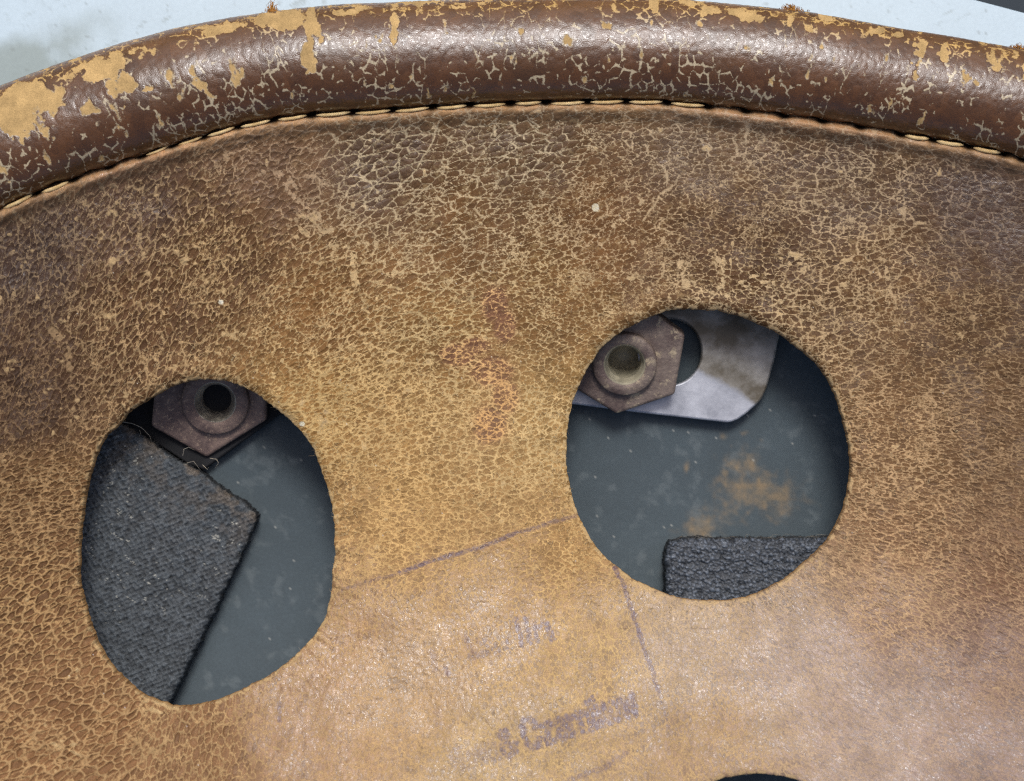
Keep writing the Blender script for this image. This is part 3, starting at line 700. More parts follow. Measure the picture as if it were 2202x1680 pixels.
# ------------------------------------------------------------------ rolled edge
def build_roll():
    st = 2.2
    xs = np.arange(-60, 2270, st); ns_ = len(xs)
    sy = smooth_interp(SEAM, xs); oy = smooth_interp(OUTER, xs)
    cy = (sy + oy) / 2; dy = np.gradient(cy, xs); L = np.hypot(1, dy); nX = -dy / L * -1; nY = 1 / L  # unit normal pointing to the seam
    nX = -dy / L; nY = 1 / L
    hw = (sy - oy) / 2 / L
    R = 112.0
    arc0, arc1 = -22, 196
    nph = int(math.radians(arc1 - arc0) * R / st)
    ph = np.radians(np.linspace(arc0, arc1, nph))
    # u=-1 outer edge at phi=0 ; u=+1 seam at phi=180
    U = -np.cos(ph)[None, :]; Z = np.sin(ph)[None, :]
    # the roll leans: fuller near the seam
    X = xs[:, None] + nX[:, None] * U * hw[:, None]
    Y = cy[:, None] + nY[:, None] * U * hw[:, None]
    Sx = np.broadcast_to(xs[:, None], X.shape).astype(np.float32); T = np.broadcast_to((ph * R)[None, :], X.shape).astype(np.float32)
    X = X.astype(np.float32); Y = Y.astype(np.float32); T = T + 200
    zb = panel_base(xs, sy)
    z = zb[:, None] - 0.25 + 0.72 * hw[:, None] * PX * 1000 * Z
    z = np.where(Z < 0, zb[:, None] - 0.25 + 1.6 * hw[:, None] * PX * 1000 * Z, z)
    ny, nx = X.shape[1], X.shape[0]
    # pattern in (along, across) space: rows = across
    Sg = Sx.T; Tg = T.T
    size = 28 + 6 * (noise(Sg, Tg, 300, 101, 2) - .5) * 2 - 8 * sstep(1450, 1800, Sg)
    ang = np.full(Sg.shape, math.radians(90), np.float32) + .7 * (noise(Sg, Tg, 260, 102, 2) - .5)
    asp = np.full(Sg.shape, 1.35, np.float32)
    WX = Sg + 8 * (noise(Sg, Tg, 20, 103, 2) - .5); WY = Tg + 8 * (noise(Sg, Tg, 20, 104, 2) - .5)
    edge, ID, F1, n_ = voronoi(nx, ny, st, xs[0], Tg[0, 0], size, ang, asp, WX, WY, 17, ndart=60000)
    edge2, _, _, _ = voronoi(nx, ny, st, xs[0], Tg[0, 0], size * 1.9, ang, asp * 2.2, WX, WY, 18, ndart=30000)
    print('roll seeds', n_)
    nA = noise(Sg, Tg, 80, 105, 3); nB = noise(Sg, Tg, 13, 106, 2)
    phg = np.broadcast_to(np.degrees(ph)[:, None], Sg.shape)
    lower = sstep(70, 110, phg)
    pr = .30 * nA + .45 * nB + .25 * noise(Sg, Tg * .5, 30, 107, 2) - .05 * (1 - lower) - .05 * sstep(1500, 1700, Sg) + .12 * (1 - sstep(25, 58, phg))
    w = 2.3 * (.12 + .9 * sstep(.35, .85, nB)) * (.45 + .9 * nA) * sstep(.46, .58, pr) - 2.2 * (1 - sstep(.46, .53, pr))
    E = edge - w
    n2_ = noise(Sg, Tg * .5, 44, 108, 2)
    w2 = 1.8 * sstep(.60, .72, n2_) * (.4 + .6 * lower) - 2.2 * (1 - sstep(.56, .62, n2_))
    E = np.minimum(E, edge2 - w2)
    ck = 1 - sstep(-1.0, 1.0, E)
    # flaked patches, placed as in the photo (photo units)
    PXg, PYg = X.T, Y.T
    fl = np.zeros(Sg.shape, np.float32)
    WPX = PXg + 44 * (noise(PXg, PYg, 34, 121, 4, .7) - .5); WPY = PYg + 44 * (noise(PXg, PYg, 34, 122, 4, .7) - .5)
    rough = noise(PXg, PYg, 26, 109, 4, .6); streak = noise(PXg, PYg * .4, 15, 110, 3, .6)
    for (x, y, rx, ry, rot, am) in [(40, 225, 95, 50, -18, 1.3), (40, 262, 60, 28, -10, 1.4), (110, 215, 60, 40, -20, 1.1), (190, 232, 22, 40, 0, .8), (225, 150, 60, 34, -25, 1.4), (262, 185, 26, 36, 10, 1.3), (265, 235, 7, 50, 4, .9),
                                    (95, 285, 10, 26, 0, 1.0), (50, 285, 16, 22, 0, 1), (160, 160, 50, 22, -20, .9), (305, 110, 40, 16, -20, .9),
                                    (480, 60, 90, 18, -14, 1.1), (600, 42, 60, 26, 0, 1.4), (668, 50, 30, 40, 0, 1.2), (658, 120, 20, 44, 0, 1.3), (690, 90, 10, 20, 0, 1),
                                    (848, 62, 14, 40, 0, 1.35), (740, 24, 50, 14, 0, .9), (1000, 8, 240, 9, 0, .9), (1310, 55, 30, 20, 30, .9), (1410, 12, 16, 26, 0, 1.1), (1480, 14, 60, 12, 0, .9),
                                    (1600, 32, 60, 20, 10, 1.0), (1530, 25, 30, 22, 0, 1.0), (1700, 40, 24, 26, 10, .8), (1772, 40, 18, 18, 0, 1.1), (1735, 62, 14, 16, 0, .9), (1885, 68, 24, 16, 20, 1.1), (1932, 76, 22, 12, -10, 1.1),
                                    (1975, 105, 16, 32, 15, 1.1), (1970, 150, 12, 30, 20, 1.0), (2030, 110, 16, 26, 0, 1.2), (2080, 165, 14, 30, 20, 1.0), (2130, 130, 60, 22, 20, .9), (2190, 170, 24, 60, 0, .8), (2090, 180, 16, 24, 0, .9),
                                    (440, 190, 18, 70, -38, .8), (330, 185, 40, 14, -20, .9), (1750, 240 - 60, 8, 34, 25, .8), (1660, 180, 9, 26, 20, .9), (1870, 225, 14, 24, 5, .85), (1912, 225, 8, 30, -12, .85), (1985, 240, 12, 36, 25, .85),
                                    (1120, 150, 7, 30, 5, .8), (1020, 195, 8, 34, 8, .8), (930, 200, 10, 40, 8, .7), (1290, 120, 6, 34, 0, .7), (1450, 130, 8, 46, 5, .8), (1820, 120, 12, 16, 20, .7), (1700, 110, 6, 40, 28, .8), (2140, 300, 10, 20, 30, .7)]:
        c, s_ = math.cos(math.radians(rot)), math.sin(math.radians(rot))
        u = ((WPX - x) * c + (WPY - y) * s_) / rx; v = (-(WPX - x) * s_ + (WPY - y) * c) / ry
        fl = np.maximum(fl, am * np.exp(-(u * u + v * v)))
    ff = fl * (.10 + .95 * rough + .65 * streak) - .62
    flm = sstep(-.03, .06, ff)
    edge_w = (1 - sstep(28, 58, phg)) * (.55 + .6 * (noise(Sg, Tg, 200, 111, 2)))
    ff = ff - .06 * sstep(850, 1100, PXg)
    f2 = edge_w * .34 + .44 * rough + .30 * nB - .785
    flm = sstep(-.03, .06, ff)
    flm = np.maximum(flm, sstep(-.02, .05, f2)); ff = np.maximum(ff, f2)
    fll = sstep(.64, .74, noise(Sg, Tg * .45, 26, 112, 3, .6) - .02 + .10 * (1 - sstep(200, 500, Sg)))
    f3 = noise(Sg, Tg * .45, 20, 112, 3, .6) - .03 + .06 * (1 - sstep(200, 500, Sg)) - .75
    flm = np.maximum(flm, sstep(0, .05, f3)); ff = np.maximum(ff, f3)
    E = np.minimum(E, -ff * 22)
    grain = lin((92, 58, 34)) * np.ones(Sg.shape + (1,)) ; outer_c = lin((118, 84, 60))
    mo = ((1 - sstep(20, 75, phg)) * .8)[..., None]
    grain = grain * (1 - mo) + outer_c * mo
    tone = np.array([.98, .98, .72], np.float32) * (0.8 + .34 * ID)[..., None] * (.8 + .4 * noise(Sg, Tg, 60, 113, 4))[..., None]
    redm = sstep(.5, .8, noise(Sg, Tg, 120, 114, 3))[..., None] * .5
    grain = grain * (1 - redm) + lin((86, 58, 36)) * redm
    tp = (1 - sstep(30, 70, phg))[..., None]
    crk = (lin((190, 172, 138)) * (1 - tp) + lin((206, 166, 98)) * tp) * (.7 + .45 * nA)[..., None]
    col = grain * tone
    fc = lin((196, 162, 108)) * (.5 + .85 * noise(PXg, PYg, 34, 115, 5, .7))[..., None]
    fcol = crk * (1 - flm[..., None]) + fc * flm[..., None]
    # foot beside the stitches and underside: groove shade painted in dark brown
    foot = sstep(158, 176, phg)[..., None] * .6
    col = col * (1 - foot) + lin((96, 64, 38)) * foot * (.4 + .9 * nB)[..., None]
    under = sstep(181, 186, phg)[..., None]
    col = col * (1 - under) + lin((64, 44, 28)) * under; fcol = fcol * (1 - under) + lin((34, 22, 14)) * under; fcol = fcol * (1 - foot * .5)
    gl = (.85 + .35 * (noise(Sg, Tg, 70, 116, 2) - .5)) * (1 - .9 * flm) 
    dome = sstep(0, 1, np.clip(edge / 7.5, 0, 1))
    dz = 0.018 * (dome - .5) + .022 * (noise(Sg, Tg, 9, 117, 2) - .5) + .025 * (noise(Sg, Tg, 34, 118, 2) - .5) - .05 * flm + .22 * (noise(Sg, Tg, 180, 119, 2) - .5)
    # needle dimples on the foot of the roll
    for nxp in NEEDLES:
        dz = dz - .5 * np.exp(-((Sg - nxp) / 12) ** 2) * sstep(160, 180, phg)
    dz = dz.T
    nr = -np.cos(ph)[None, :]
    X2 = X + nX[:, None] * nr * dz / (PX * 1000); Y2 = Y + nY[:, None] * nr * dz / (PX * 1000); Z2 = z + np.sin(ph)[None, :] * dz
    co = unproj(X2, Y2, Z2)
    vi = np.arange(nx * ny).reshape(nx, ny)
    q = np.stack([vi[:-1, :-1], vi[:-1, 1:], vi[1:, 1:], vi[1:, :-1]], -1).reshape(-1, 4)
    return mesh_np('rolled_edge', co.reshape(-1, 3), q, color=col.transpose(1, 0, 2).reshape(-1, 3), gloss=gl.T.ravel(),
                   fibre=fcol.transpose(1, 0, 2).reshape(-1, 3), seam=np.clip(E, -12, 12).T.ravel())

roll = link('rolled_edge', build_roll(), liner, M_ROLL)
roll['label'] = 'dark brown shiny padded leather roll with flaked cream patches'

# ------------------------------------------------------------------ stitches
def tube(pts, rad, sides=6, closed_ends=True):
    V = []; Fc = []
    pts = [Vector(p) for p in pts]; n = len(pts)
    up = Vector((0, 0, 1))
    for i, p in enumerate(pts):
        t = (pts[min(n - 1, i + 1)] - pts[max(0, i - 1)]).normalized()
        a_ = t.cross(up)
        if a_.length < 1e-4: a_ = Vector((1, 0, 0))
        a_.normalize(); b_ = a_.cross(t)
        r = rad[i] if hasattr(rad, '__len__') else rad
        for k in range(sides):
            th = 2 * math.pi * k / sides
            V.append(p + a_ * math.cos(th) * r + b_ * math.sin(th) * r)
    for i in range(n - 1):
        for k in range(sides):
            k2 = (k + 1) % sides
            Fc.append((i * sides + k, i * sides + k2, (i + 1) * sides + k2, (i + 1) * sides + k))
    if closed_ends:
        Fc.append(tuple(range(sides - 1, -1, -1))); Fc.append(tuple((n - 1) * sides + k for k in range(sides)))
    return V, Fc

def mesh_py(name, V, Fc, smooth=True):
    me = bpy.data.meshes.new(name); me.from_pydata([tuple(v) for v in V], [], Fc); me.update()
    me.polygons.foreach_set('use_smooth', [smooth] * len(me.polygons))
    return me

def seam_z(x, y): return float(panel_base(np.array([[float(x)]], np.float32), np.array([[float(y)]], np.float32))[0, 0])

xe = [-6] + NEEDLES
for i in range(len(xe) - 1):
    xa, xb = xe[i], xe[i + 1]
    if 1519 <= xa < 1933: continue          # the lip folds over these
    if 156 <= xa < 300: continue
    if xb - xa < 50: continue
    ya, yb = float(smooth_interp(SEAM, np.array([xa]))[0]), float(smooth_interp(SEAM, np.array([xb]))[0])
    V = []; Fc = []
    jy = random.uniform(-1.6, 1.4)
    nS = 30; strands = 3; thr = 3.7 if 300 <= xa < 1500 else 4.4
    off = 2.0 if 300 <= xa < 1500 else 3.0
    if 300 <= xa <= 400: thr = 3.0
    x_a, x_b = xa + random.uniform(8, 15), xb - random.uniform(2, 10)
    for s in range(strands):
        pts = []; rad = []
        for k in range(nS + 1):
            t = k / nS
            x = x_a + (x_b - x_a) * t; y = float(smooth_interp(SEAM, np.array([x]))[0]) + off + jy + 2.0 * math.sin(t * math.pi) + 2.2 * (0.5 - t)
            tap = min(1, 5 * t + .15, 5 * (1 - t) + .15)
            th = 2 * math.pi * (t * 4.6 + s / strands)
            zc = seam_z(x, y) + 0.55 + 0.40 * math.sin(math.pi * t) ** .6
            rr = thr * .45 * tap
            pts.append(P(x, y + rr * math.cos(th), zc + rr * math.sin(th) * PX * 1000)); rad.append(thr * .62 * PX * (.4 + .6 * tap))
        v, f = tube(pts, rad, 6); o_ = len(V); V += v; Fc += [tuple(a_ + o_ for a_ in ff) for ff in f]
    link('stitch', mesh_py('stitch', V, Fc), liner, M_THREAD)

# ------------------------------------------------------------------ frayed fibres
def fibre_mesh(name, items, sides=3):
    V = []; Fc = []
    for pts, r in items:
        n = len(pts); rad = [r * (1 - .75 * i / (n - 1)) for i in range(n)]
        v, f = tube(pts, rad, sides, False); o_ = len(V); V += v; Fc += [tuple(a_ + o_ for a_ in ff) for ff in f]
    return mesh_py(name, V, Fc)

def edge_fibres(hole, count, seed, zoff=-.35, lmin=1.5, lmax=5.5):
    r = random.Random(seed); n = len(hole); items = []
    for _ in range(count):
        i = r.randrange(n); t = r.random()
        a_, b_ = hole[i], hole[(i + 1) % n]
        x = a_[0] + (b_[0] - a_[0]) * t; y = a_[1] + (b_[1] - a_[1]) * t
        if y > 1790 or y < 0: continue
        tx, ty = b_[0] - a_[0], b_[1] - a_[1]; l = math.hypot(tx, ty) + 1e-6; tx /= l; ty /= l
        c = hole.mean(0); inx, iny = c[0] - x, c[1] - y; li = math.hypot(inx, iny); inx /= li; iny /= li
        L_ = r.uniform(lmin, lmax) * (2.0 if r.random() < .05 else 1)
        lean = r.gauss(0, .9)
        dx, dy = inx + tx * lean, iny + ty * lean; dl = math.hypot(dx, dy); dx /= dl; dy /= dl
        curl = r.gauss(0, .5); z0 = seam_z(x, y) + zoff + r.uniform(-.9, .15)
        sx = x - inx * 3; sy_ = y - iny * 3
        pts = []
        for k in range(4):
            q = k / 3
            cx_ = dx + curl * q * -dy; cy_ = dy + curl * q * dx
            pts.append(P(sx + cx_ * L_ * q, sy_ + cy_ * L_ * q, z0 + r.uniform(-.1, .15) * q * L_ / 8))
        items.append((pts, r.uniform(.25, .55) * PX))
    return items

fr = edge_fibres(HOLE_R, 800, 1) + edge_fibres(HOLE_L, 800, 2) + edge_fibres(HOLE_B, 120, 3)
fo = link('frayed_fibre', fibre_mesh('frayed_fibre', fr), liner, M_FIBRE); fo['kind'] = 'stuff'
# torn flecks at the upper-left edge of the right cut-out and the left cut-out
def surface_fibres(count, seed, box, lmin, lmax, dens=None):
    r = random.Random(seed); items = []
    while len(items) < count:
        x, y = r.uniform(box[0], box[2]), r.uniform(box[1], box[3])
        if dens and r.random() > dens(x, y): continue
        th = r.uniform(0, math.tau); L_ = r.uniform(lmin, lmax); z0 = seam_z(x, y) + .08; c = r.gauss(0, .8)
        pts = []
        for k in range(4):
            q = k / 3; an = th + c * q
            pts.append(P(x + math.cos(an) * L_ * q, y + math.sin(an) * L_ * q, z0 + .12 * math.sin(q * math.pi)))
        items.append((pts, r.uniform(.3, .6) * PX))
    return items
def away(x, y):
    for h in (HOLE_R[::6], HOLE_L[::6]):
        if abs(x - h[:, 0].mean()) > 420 or abs(y - h[:, 1].mean()) > 480: continue
        d = float(sdist(h, np.array([[x]], np.float32), np.array([[y]], np.float32))[0][0, 0])
        if d < 6: return 0
        if d < 60: return 1.0
    return .22 if y > 620 else .10
sf = surface_fibres(2200, 8, (200, 520, 2100, 1330), 4, 13, away)
so = link('surface_nap', fibre_mesh('surface_nap', sf), liner, M_FIBRE); so['kind'] = 'stuff'

def tuft(x, y, z, w, h, n, seed, mat, up=-1):
    r = random.Random(seed); items = []
    for _ in range(n):
        ax = x + r.gauss(0, w); ay = y + r.uniform(-2, 6); L_ = h * r.uniform(.3, 1.0) * max(.2, 1 - abs(ax - x) / (2.6 * w))
        th = math.radians(90) * -up * -1 + r.gauss(0, .5)
        pts = [P(ax + math.sin(r.gauss(0, .25)) * L_ * q * .8, ay + up * L_ * q, z + r.uniform(-.2, .4)) for q in (0, .35, .7, 1)]
        items.append((pts, r.uniform(.8, 1.7) * PX))
    return fibre_mesh('tuft', items)
t1 = link('tuft', tuft(584, 26, 2.2, 7, 34, 60, 1, M_ORANGE), liner, M_ORANGE)
t2 = link('tuft', tuft(1700, 26, 1.6, 17, 24, 170, 2, M_ORANGE), liner, M_ORANGE)
t3 = link('tuft', tuft(2188, 106, 1.8, 14, 16, 110, 3, M_ORANGE), liner, M_ORANGE)
for o in (t1, t2, t3): o['kind'] = 'stuff'

# ------------------------------------------------------------------ dark shell behind
def grid_px(x0, x1, y0, y1, st):
    nx = int((x1 - x0) / st) + 1; ny = int((y1 - y0) / st) + 1
    X, Y = np.meshgrid(x0 + np.arange(nx) * st, y0 + np.arange(ny) * st)
    vi = np.arange(nx * ny).reshape(ny, nx)
    q = np.stack([vi[:-1, :-1], vi[1:, :-1], vi[1:, 1:], vi[:-1, 1:]], -1).reshape(-1, 4)
    return X.astype(np.float32), Y.astype(np.float32), q

def shell_z(X, Y): return -9.6 + 6.0 * ((Y - 900) / 900.0) ** 2 + 1.0 * ((X - 1100) / 1100.0) ** 2

def build_shell():
    X, Y, q = grid_px(-120, 2340, 330, 2000, 4.0)
    z = shell_z(X, Y) + .05 * (noise(X, Y, 60, 201, 3) - .5)
    col = lin((66, 78, 83)) * (0.82 + .36 * noise(X, Y, 120, 202, 5, .6))[..., None]
    pale = sstep(.58, .78, noise(X, Y, 30, 203, 4, .65))[..., None] * .22
    col = col * (1 - pale) + lin((128, 136, 136)) * pale
    rn = noise(X, Y, 34, 204, 4, .65); rf = noise(X, Y, 12, 205, 2, .6)
    rs = np.zeros(X.shape, np.float32)
    for (x, y, rx, ry, rot, am) in [(1630, 1060, 84, 48, 5, 1.35), (1560, 1100, 90, 50, -30, .75), (1600, 1000, 52, 44, 0, .9), (1668, 1100, 34, 26, 0, .9), (1515, 1128, 62, 30, -25, 1.0), (1730, 1078, 44, 10, 12, .65),
                                    (1556, 938, 10, 9, 0, 1.3), (1560, 1016, 9, 9, 0, 1.2), (1600, 930, 12, 8, 0, .7), (1477, 1003, 7, 18, 15, .8), (1640, 945, 8, 8, 0, .6), (1672, 1012, 6, 6, 0, .8)]:
        c, s_ = math.cos(math.radians(rot)), math.sin(math.radians(rot))
        u = ((X - x) * c + (Y - y) * s_) / rx; v = (-(X - x) * s_ + (Y - y) * c) / ry
        rs = np.maximum(rs, am * np.exp(-(u * u + v * v)))
    m = (sstep(.10, .80, rs * (.0 + 1.2 * rn) + .30 * (rf - .5) * (rs > .05)) * (.3 + .9 * rf)).clip(0, 1)[..., None] * .68
    rc = lin((134, 120, 94)) * (1 - rf[..., None] * .5) + lin((166, 132, 86)) * rf[..., None] * .6
    col = col * (1 - m) + rc * m
    sp = (np.random.default_rng(9).random(X.shape) > .9985)[..., None] * .5
    col = col * (1 - sp) + lin((190, 190, 180)) * sp
    gl = .55 - .4 * m[..., 0]
    return mesh_np('steel_shell', unproj(X, Y, z).reshape(-1, 3), q, color=col.reshape(-1, 3), gloss=gl.ravel())
sh = link('steel_shell', build_shell(), None, M_SHELL)
tag(sh, 'dark blue-grey painted steel sheet with ochre rust patch seen through the cut-outs', 'steel sheet')

# ------------------------------------------------------------------ pads
def pad(name, corners, ztop, thick, mat, kind, seed, st=2.2):
    """cut slab: local axes from corner 0 (near corner) along edge A and edge B (photo units)"""
    o_, pa, pb = [np.array(c, float) for c in corners]
    ea, eb = pa - o_, pb - o_; la, lb = np.linalg.norm(ea), np.linalg.norm(eb); ea /= la; eb /= lb
    na, nb = int(la / st), int(lb / st)
    A, B = np.meshgrid(np.linspace(0, la, na + 1), np.linspace(0, lb, nb + 1), indexing='ij')
    rc = 10.0
    X = o_[0] + ea[0] * A + eb[0] * B; Y = o_[1] + ea[1] * A + eb[1] * B
    j = (noise(X, Y, 10, seed, 3) - .5) * 7 + (noise(X, Y, 60, seed + 1, 2) - .5) * 8
    fa = np.exp(-A / 14.0) * (1 if 1 else 0); fb = np.exp(-B / 14.0)
    X = X - (ea[0] * fa + eb[0] * fb) * j; Y = Y - (ea[1] * fa + eb[1] * fb) * j
    cr = np.exp(-(A + B) / 12.0) * 6
    X = X + (ea[0] + eb[0]) * cr; Y = Y + (ea[1] + eb[1]) * cr
    X = X.astype(np.float32); Y = Y.astype(np.float32)
    Eg = np.minimum(A, B)
    z = ztop(X, Y) - .55 * np.exp(-Eg / 6.0)
    if kind == 'felt':
        Ar = (A + 0 * B).astype(np.float32); Br = B.astype(np.float32)
        # coarse nap in rows slanting across the pad
        cx_ = (X * .80 + Y * .60); cy_ = (-X * .60 + Y * .80)
        n1 = noise(cx_ * .8, cy_, 5.4, seed + 3, 2); n2 = noise(X, Y, 26, seed + 4, 3)
        rowp = np.sin((cx_ * .35 + cy_) / 6.6 * math.pi + 2.2 * noise(X, Y, 30, seed + 11, 2)) * np.sin((cx_ - cy_ * .3) / 7.4 * math.pi + 2.2 * noise(X, Y, 30, seed + 12, 2))
        z = z + .30 * (n1 - .5) + .10 * rowp + .08 * (n2 - .5)
        fl = noise(cx_ * .5, cy_, 6.5, seed + 5, 2)
        col = lin((74, 79, 82)) * (.12 + 1.4 * n1 + .10 * rowp).clip(.05, 2)[..., None] * (.8 + .4 * noise(X, Y, 90, seed + 8, 3))[..., None]
        br = (np.exp(-A / 60.0) * sstep(.35, .62, noise(X, Y, 22, seed + 6, 3)))[..., None] * .75
        col = col * (1 - br) + lin((104, 92, 78)) * br * (.6 + .8 * n1)[..., None]
        spk = sstep(.76, .80, fl) * sstep(.40, .60, noise(X, Y, 110, seed + 7, 2) + .1 * sstep(60, 200, A * 0 + B))
        spk = (spk * (np.random.default_rng(seed).random(X.shape) > .6))[..., None] * .8
        col = col * (1 - spk) + lin((170, 168, 156)) * spk
        gl = .25 + .5 * spk[..., 0]
    else:
        na_, nb_ = X.shape
        size = np.full((nb_, na_), 9.0, np.float32)
        xa = np.arange(na_) * st; ya = np.arange(nb_) * st
        GX, GY = np.meshgrid(xa, ya)
        GX = GX.astype(np.float32); GY = GY.astype(np.float32)
        WX = GX + 5 * (noise(GX, GY, 12, seed + 3, 2) - .5); WY = GY + 5 * (noise(GX, GY, 12, seed + 4, 2) - .5)
        e1, id1, _, _ = voronoi(na_, nb_, st, 0, 0, size, np.zeros_like(size), np.full_like(size, 1.3), WX, WY, seed, ndart=20000)
        e2, _, _, _ = voronoi(na_, nb_, st, 0, 0, size * 3.4, np.zeros_like(size), np.full_like(size, 2.2), WX, WY, seed + 1, ndart=9000)
        e1, id1, e2 = e1.T, id1.T, e2.T
        rows = np.sin(B / 10.5 * math.pi + 2 * noise(X, Y, 40, seed + 5, 2))
        z = z + .16 * sstep(0, 3, e1) + .10 * (id1 - .5) - .12 * (1 - sstep(.5, 2.5, e2)) + .03 * rows + .2 * (noise(X, Y, 24, seed + 6, 2) - .5)
        col = lin((92, 99, 108)) * (.55 + .8 * id1)[..., None]
        col = col * (1 - .75 * (1 - sstep(.3, 2.0, e1)))[..., None] * (1 - .35 * (1 - sstep(.5, 2.5, e2)))[..., None]
        gl = .55 + .4 * id1
    na1, nb1 = X.shape
    co = unproj(X, Y, z)
    vi = np.arange(na1 * nb1).reshape(na1, nb1)
    q = np.stack([vi[:-1, :-1], vi[1:, :-1], vi[1:, 1:], vi[:-1, 1:]], -1).reshape(-1, 4)
    # is orientation up?  check first face normal
    v = co.reshape(-1, 3); f0 = v[q[0]]; nrm = np.cross(f0[1] - f0[0], f0[2] - f0[1])
    if nrm[2] < 0: q = q[:, ::-1]
    # side skirt
    ring = np.concatenate([vi[:, 0], vi[-1, 1:], vi[-2::-1, -1], vi[0, -2:0:-1]])
    cols = col.reshape(-1, 3); gls = np.broadcast_to(gl, X.shape).ravel()
    base = len(v); allv = [v]; allc = [cols]; allg = [gls]; prev = ring
    n = len(ring); rr = np.random.default_rng(seed + 9)
    cen = v[ring].mean(0)
    levels = 5
    for L_ in range(1, levels + 1):
        lv = v[ring].copy(); lv[:, 2] -= thick * .001 * L_ / levels
        d = lv - cen; d[:, 2] = 0; d /= np.linalg.norm(d, axis=1, keepdims=True) + 1e-9
        lv += d * rr.normal(0, 1.6 * PX, (n, 1))
        cur = base + np.arange(n); base += n
        allv.append(lv); allc.append(np.repeat(lin((58, 60, 62))[None], n, 0) * rr.uniform(.4, 1.2, (n, 1))); allg.append(np.full(n, .2))
        q = np.concatenate([q, np.stack([prev, cur, np.roll(cur, -1), np.roll(prev, -1)], -1)])
        prev = cur
    me = mesh_np(name, np.concatenate(allv), q, color=np.concatenate(allc), gloss=np.concatenate(allg))
    return link(name, me, None, mat)

dA = np.array([558 - 262, 1108 - 912], float)
felt = pad('felt_pad', [(560, 1106), (365 - 97, 1513 + 202), (560 - 1.9 * dA[0], 1106 - 1.9 * dA[1])],
           lambda X, Y: shell_z(X, Y) + 3.2 + .9 * (noise(X, Y, 220, 301, 2) - .5) + 1.0 * np.exp(-((X - 200) / 150) ** 2), 3.2, M_FELT, 'felt', 300)
tag(felt, 'black coarse felt pad with a cut corner, inside the left cut-out', 'felt pad')
rub = pad('rubber_pad', [(1431, 1160), (1840, 1157), (1434, 1420)],
          lambda X, Y: shell_z(X, Y) + 3.6 + 0 * X, 3.6, M_FELT, 'rubber', 330)
tag(rub, 'black shiny crackled rubber strip at the bottom of the right cut-out', 'rubber pad')

# ------------------------------------------------------------------ plate and nuts (outlines as filled curves)
def outline_mesh(name, loops, thick, bevel):
    """loops: lists of (x,y) metres, first = outer; slab centred on z=0, rounded rims"""
    cu = bpy.data.curves.new(name, 'CURVE'); cu.dimensions = '2D'; cu.fill_mode = 'BOTH'
    cu.extrude = thick / 2 - bevel; cu.bevel_depth = bevel; cu.bevel_resolution = 2; cu.offset = -bevel
    for lp in loops:
        sp = cu.splines.new('POLY'); sp.points.add(len(lp) - 1); sp.use_cyclic_u = True
        for p, (x, y) in zip(sp.points, lp): p.co = (x, y, 0, 1)
    ob = bpy.data.objects.new(name, cu); COL.objects.link(ob)
    dg = bpy.context.evaluated_depsgraph_get()
    me = bpy.data.meshes.new_from_object(ob.evaluated_get(dg))
    bpy.data.objects.remove(ob); bpy.data.curves.remove(cu)
    me.name = name
    return me

def round_corners(poly, r, seg=4):
    out = []; n = len(poly)
    for i in range(n):
        p = Vector(poly[i]).to_2d(); a_ = Vector(poly[i - 1]).to_2d(); b_ = Vector(poly[(i + 1) % n]).to_2d()
        da = (a_ - p).normalized(); db = (b_ - p).normalized()
        s = p + da * r; e_ = p + db * r
        for k in range(seg + 1):
            t = k / seg
            out.append(tuple((1 - t) ** 2 * s + 2 * t * (1 - t) * p + t * t * e_))
    return out

PZ = -8.0    # bracket plate height, mm
def plate():
    raw = [(1120, 860), (1238, 870), (1370, 887), (1566, 909), (1584, 903), (1604, 889), (1634, 862), (1647, 836), (1664, 775), (1676, 712), (1690, 600), (1690, 480), (1120, 480)]
    pts = [tuple(P(x, y, PZ).to_2d()) for x, y in round_corners(raw, 7, 3)]
    cx_, cy_ = 1441, 757
    hole = [tuple(P(cx_ + 66 * math.cos(t), cy_ + 70 * math.sin(t), PZ).to_2d()) for t in np.linspace(0, 2 * math.pi, 72, endpoint=False)]
    bolt = [tuple(P(1343 + 42 * math.cos(t), 770 + 42 * math.sin(t), PZ).to_2d()) for t in np.linspace(0, 2 * math.pi, 48, endpoint=False)]
    me = outline_mesh('bracket_plate', [pts, hole, bolt], .0012, .00022)
    # finer inner vertices would be wasted: colour comes from the material
    o = link('bracket_plate', me, None, None); o.location = (0, 0, PZ * .001)
    return o
pl = plate()
tag(pl, 'bare grey aluminium bracket plate with a large hole, behind the right cut-out', 'bracket')
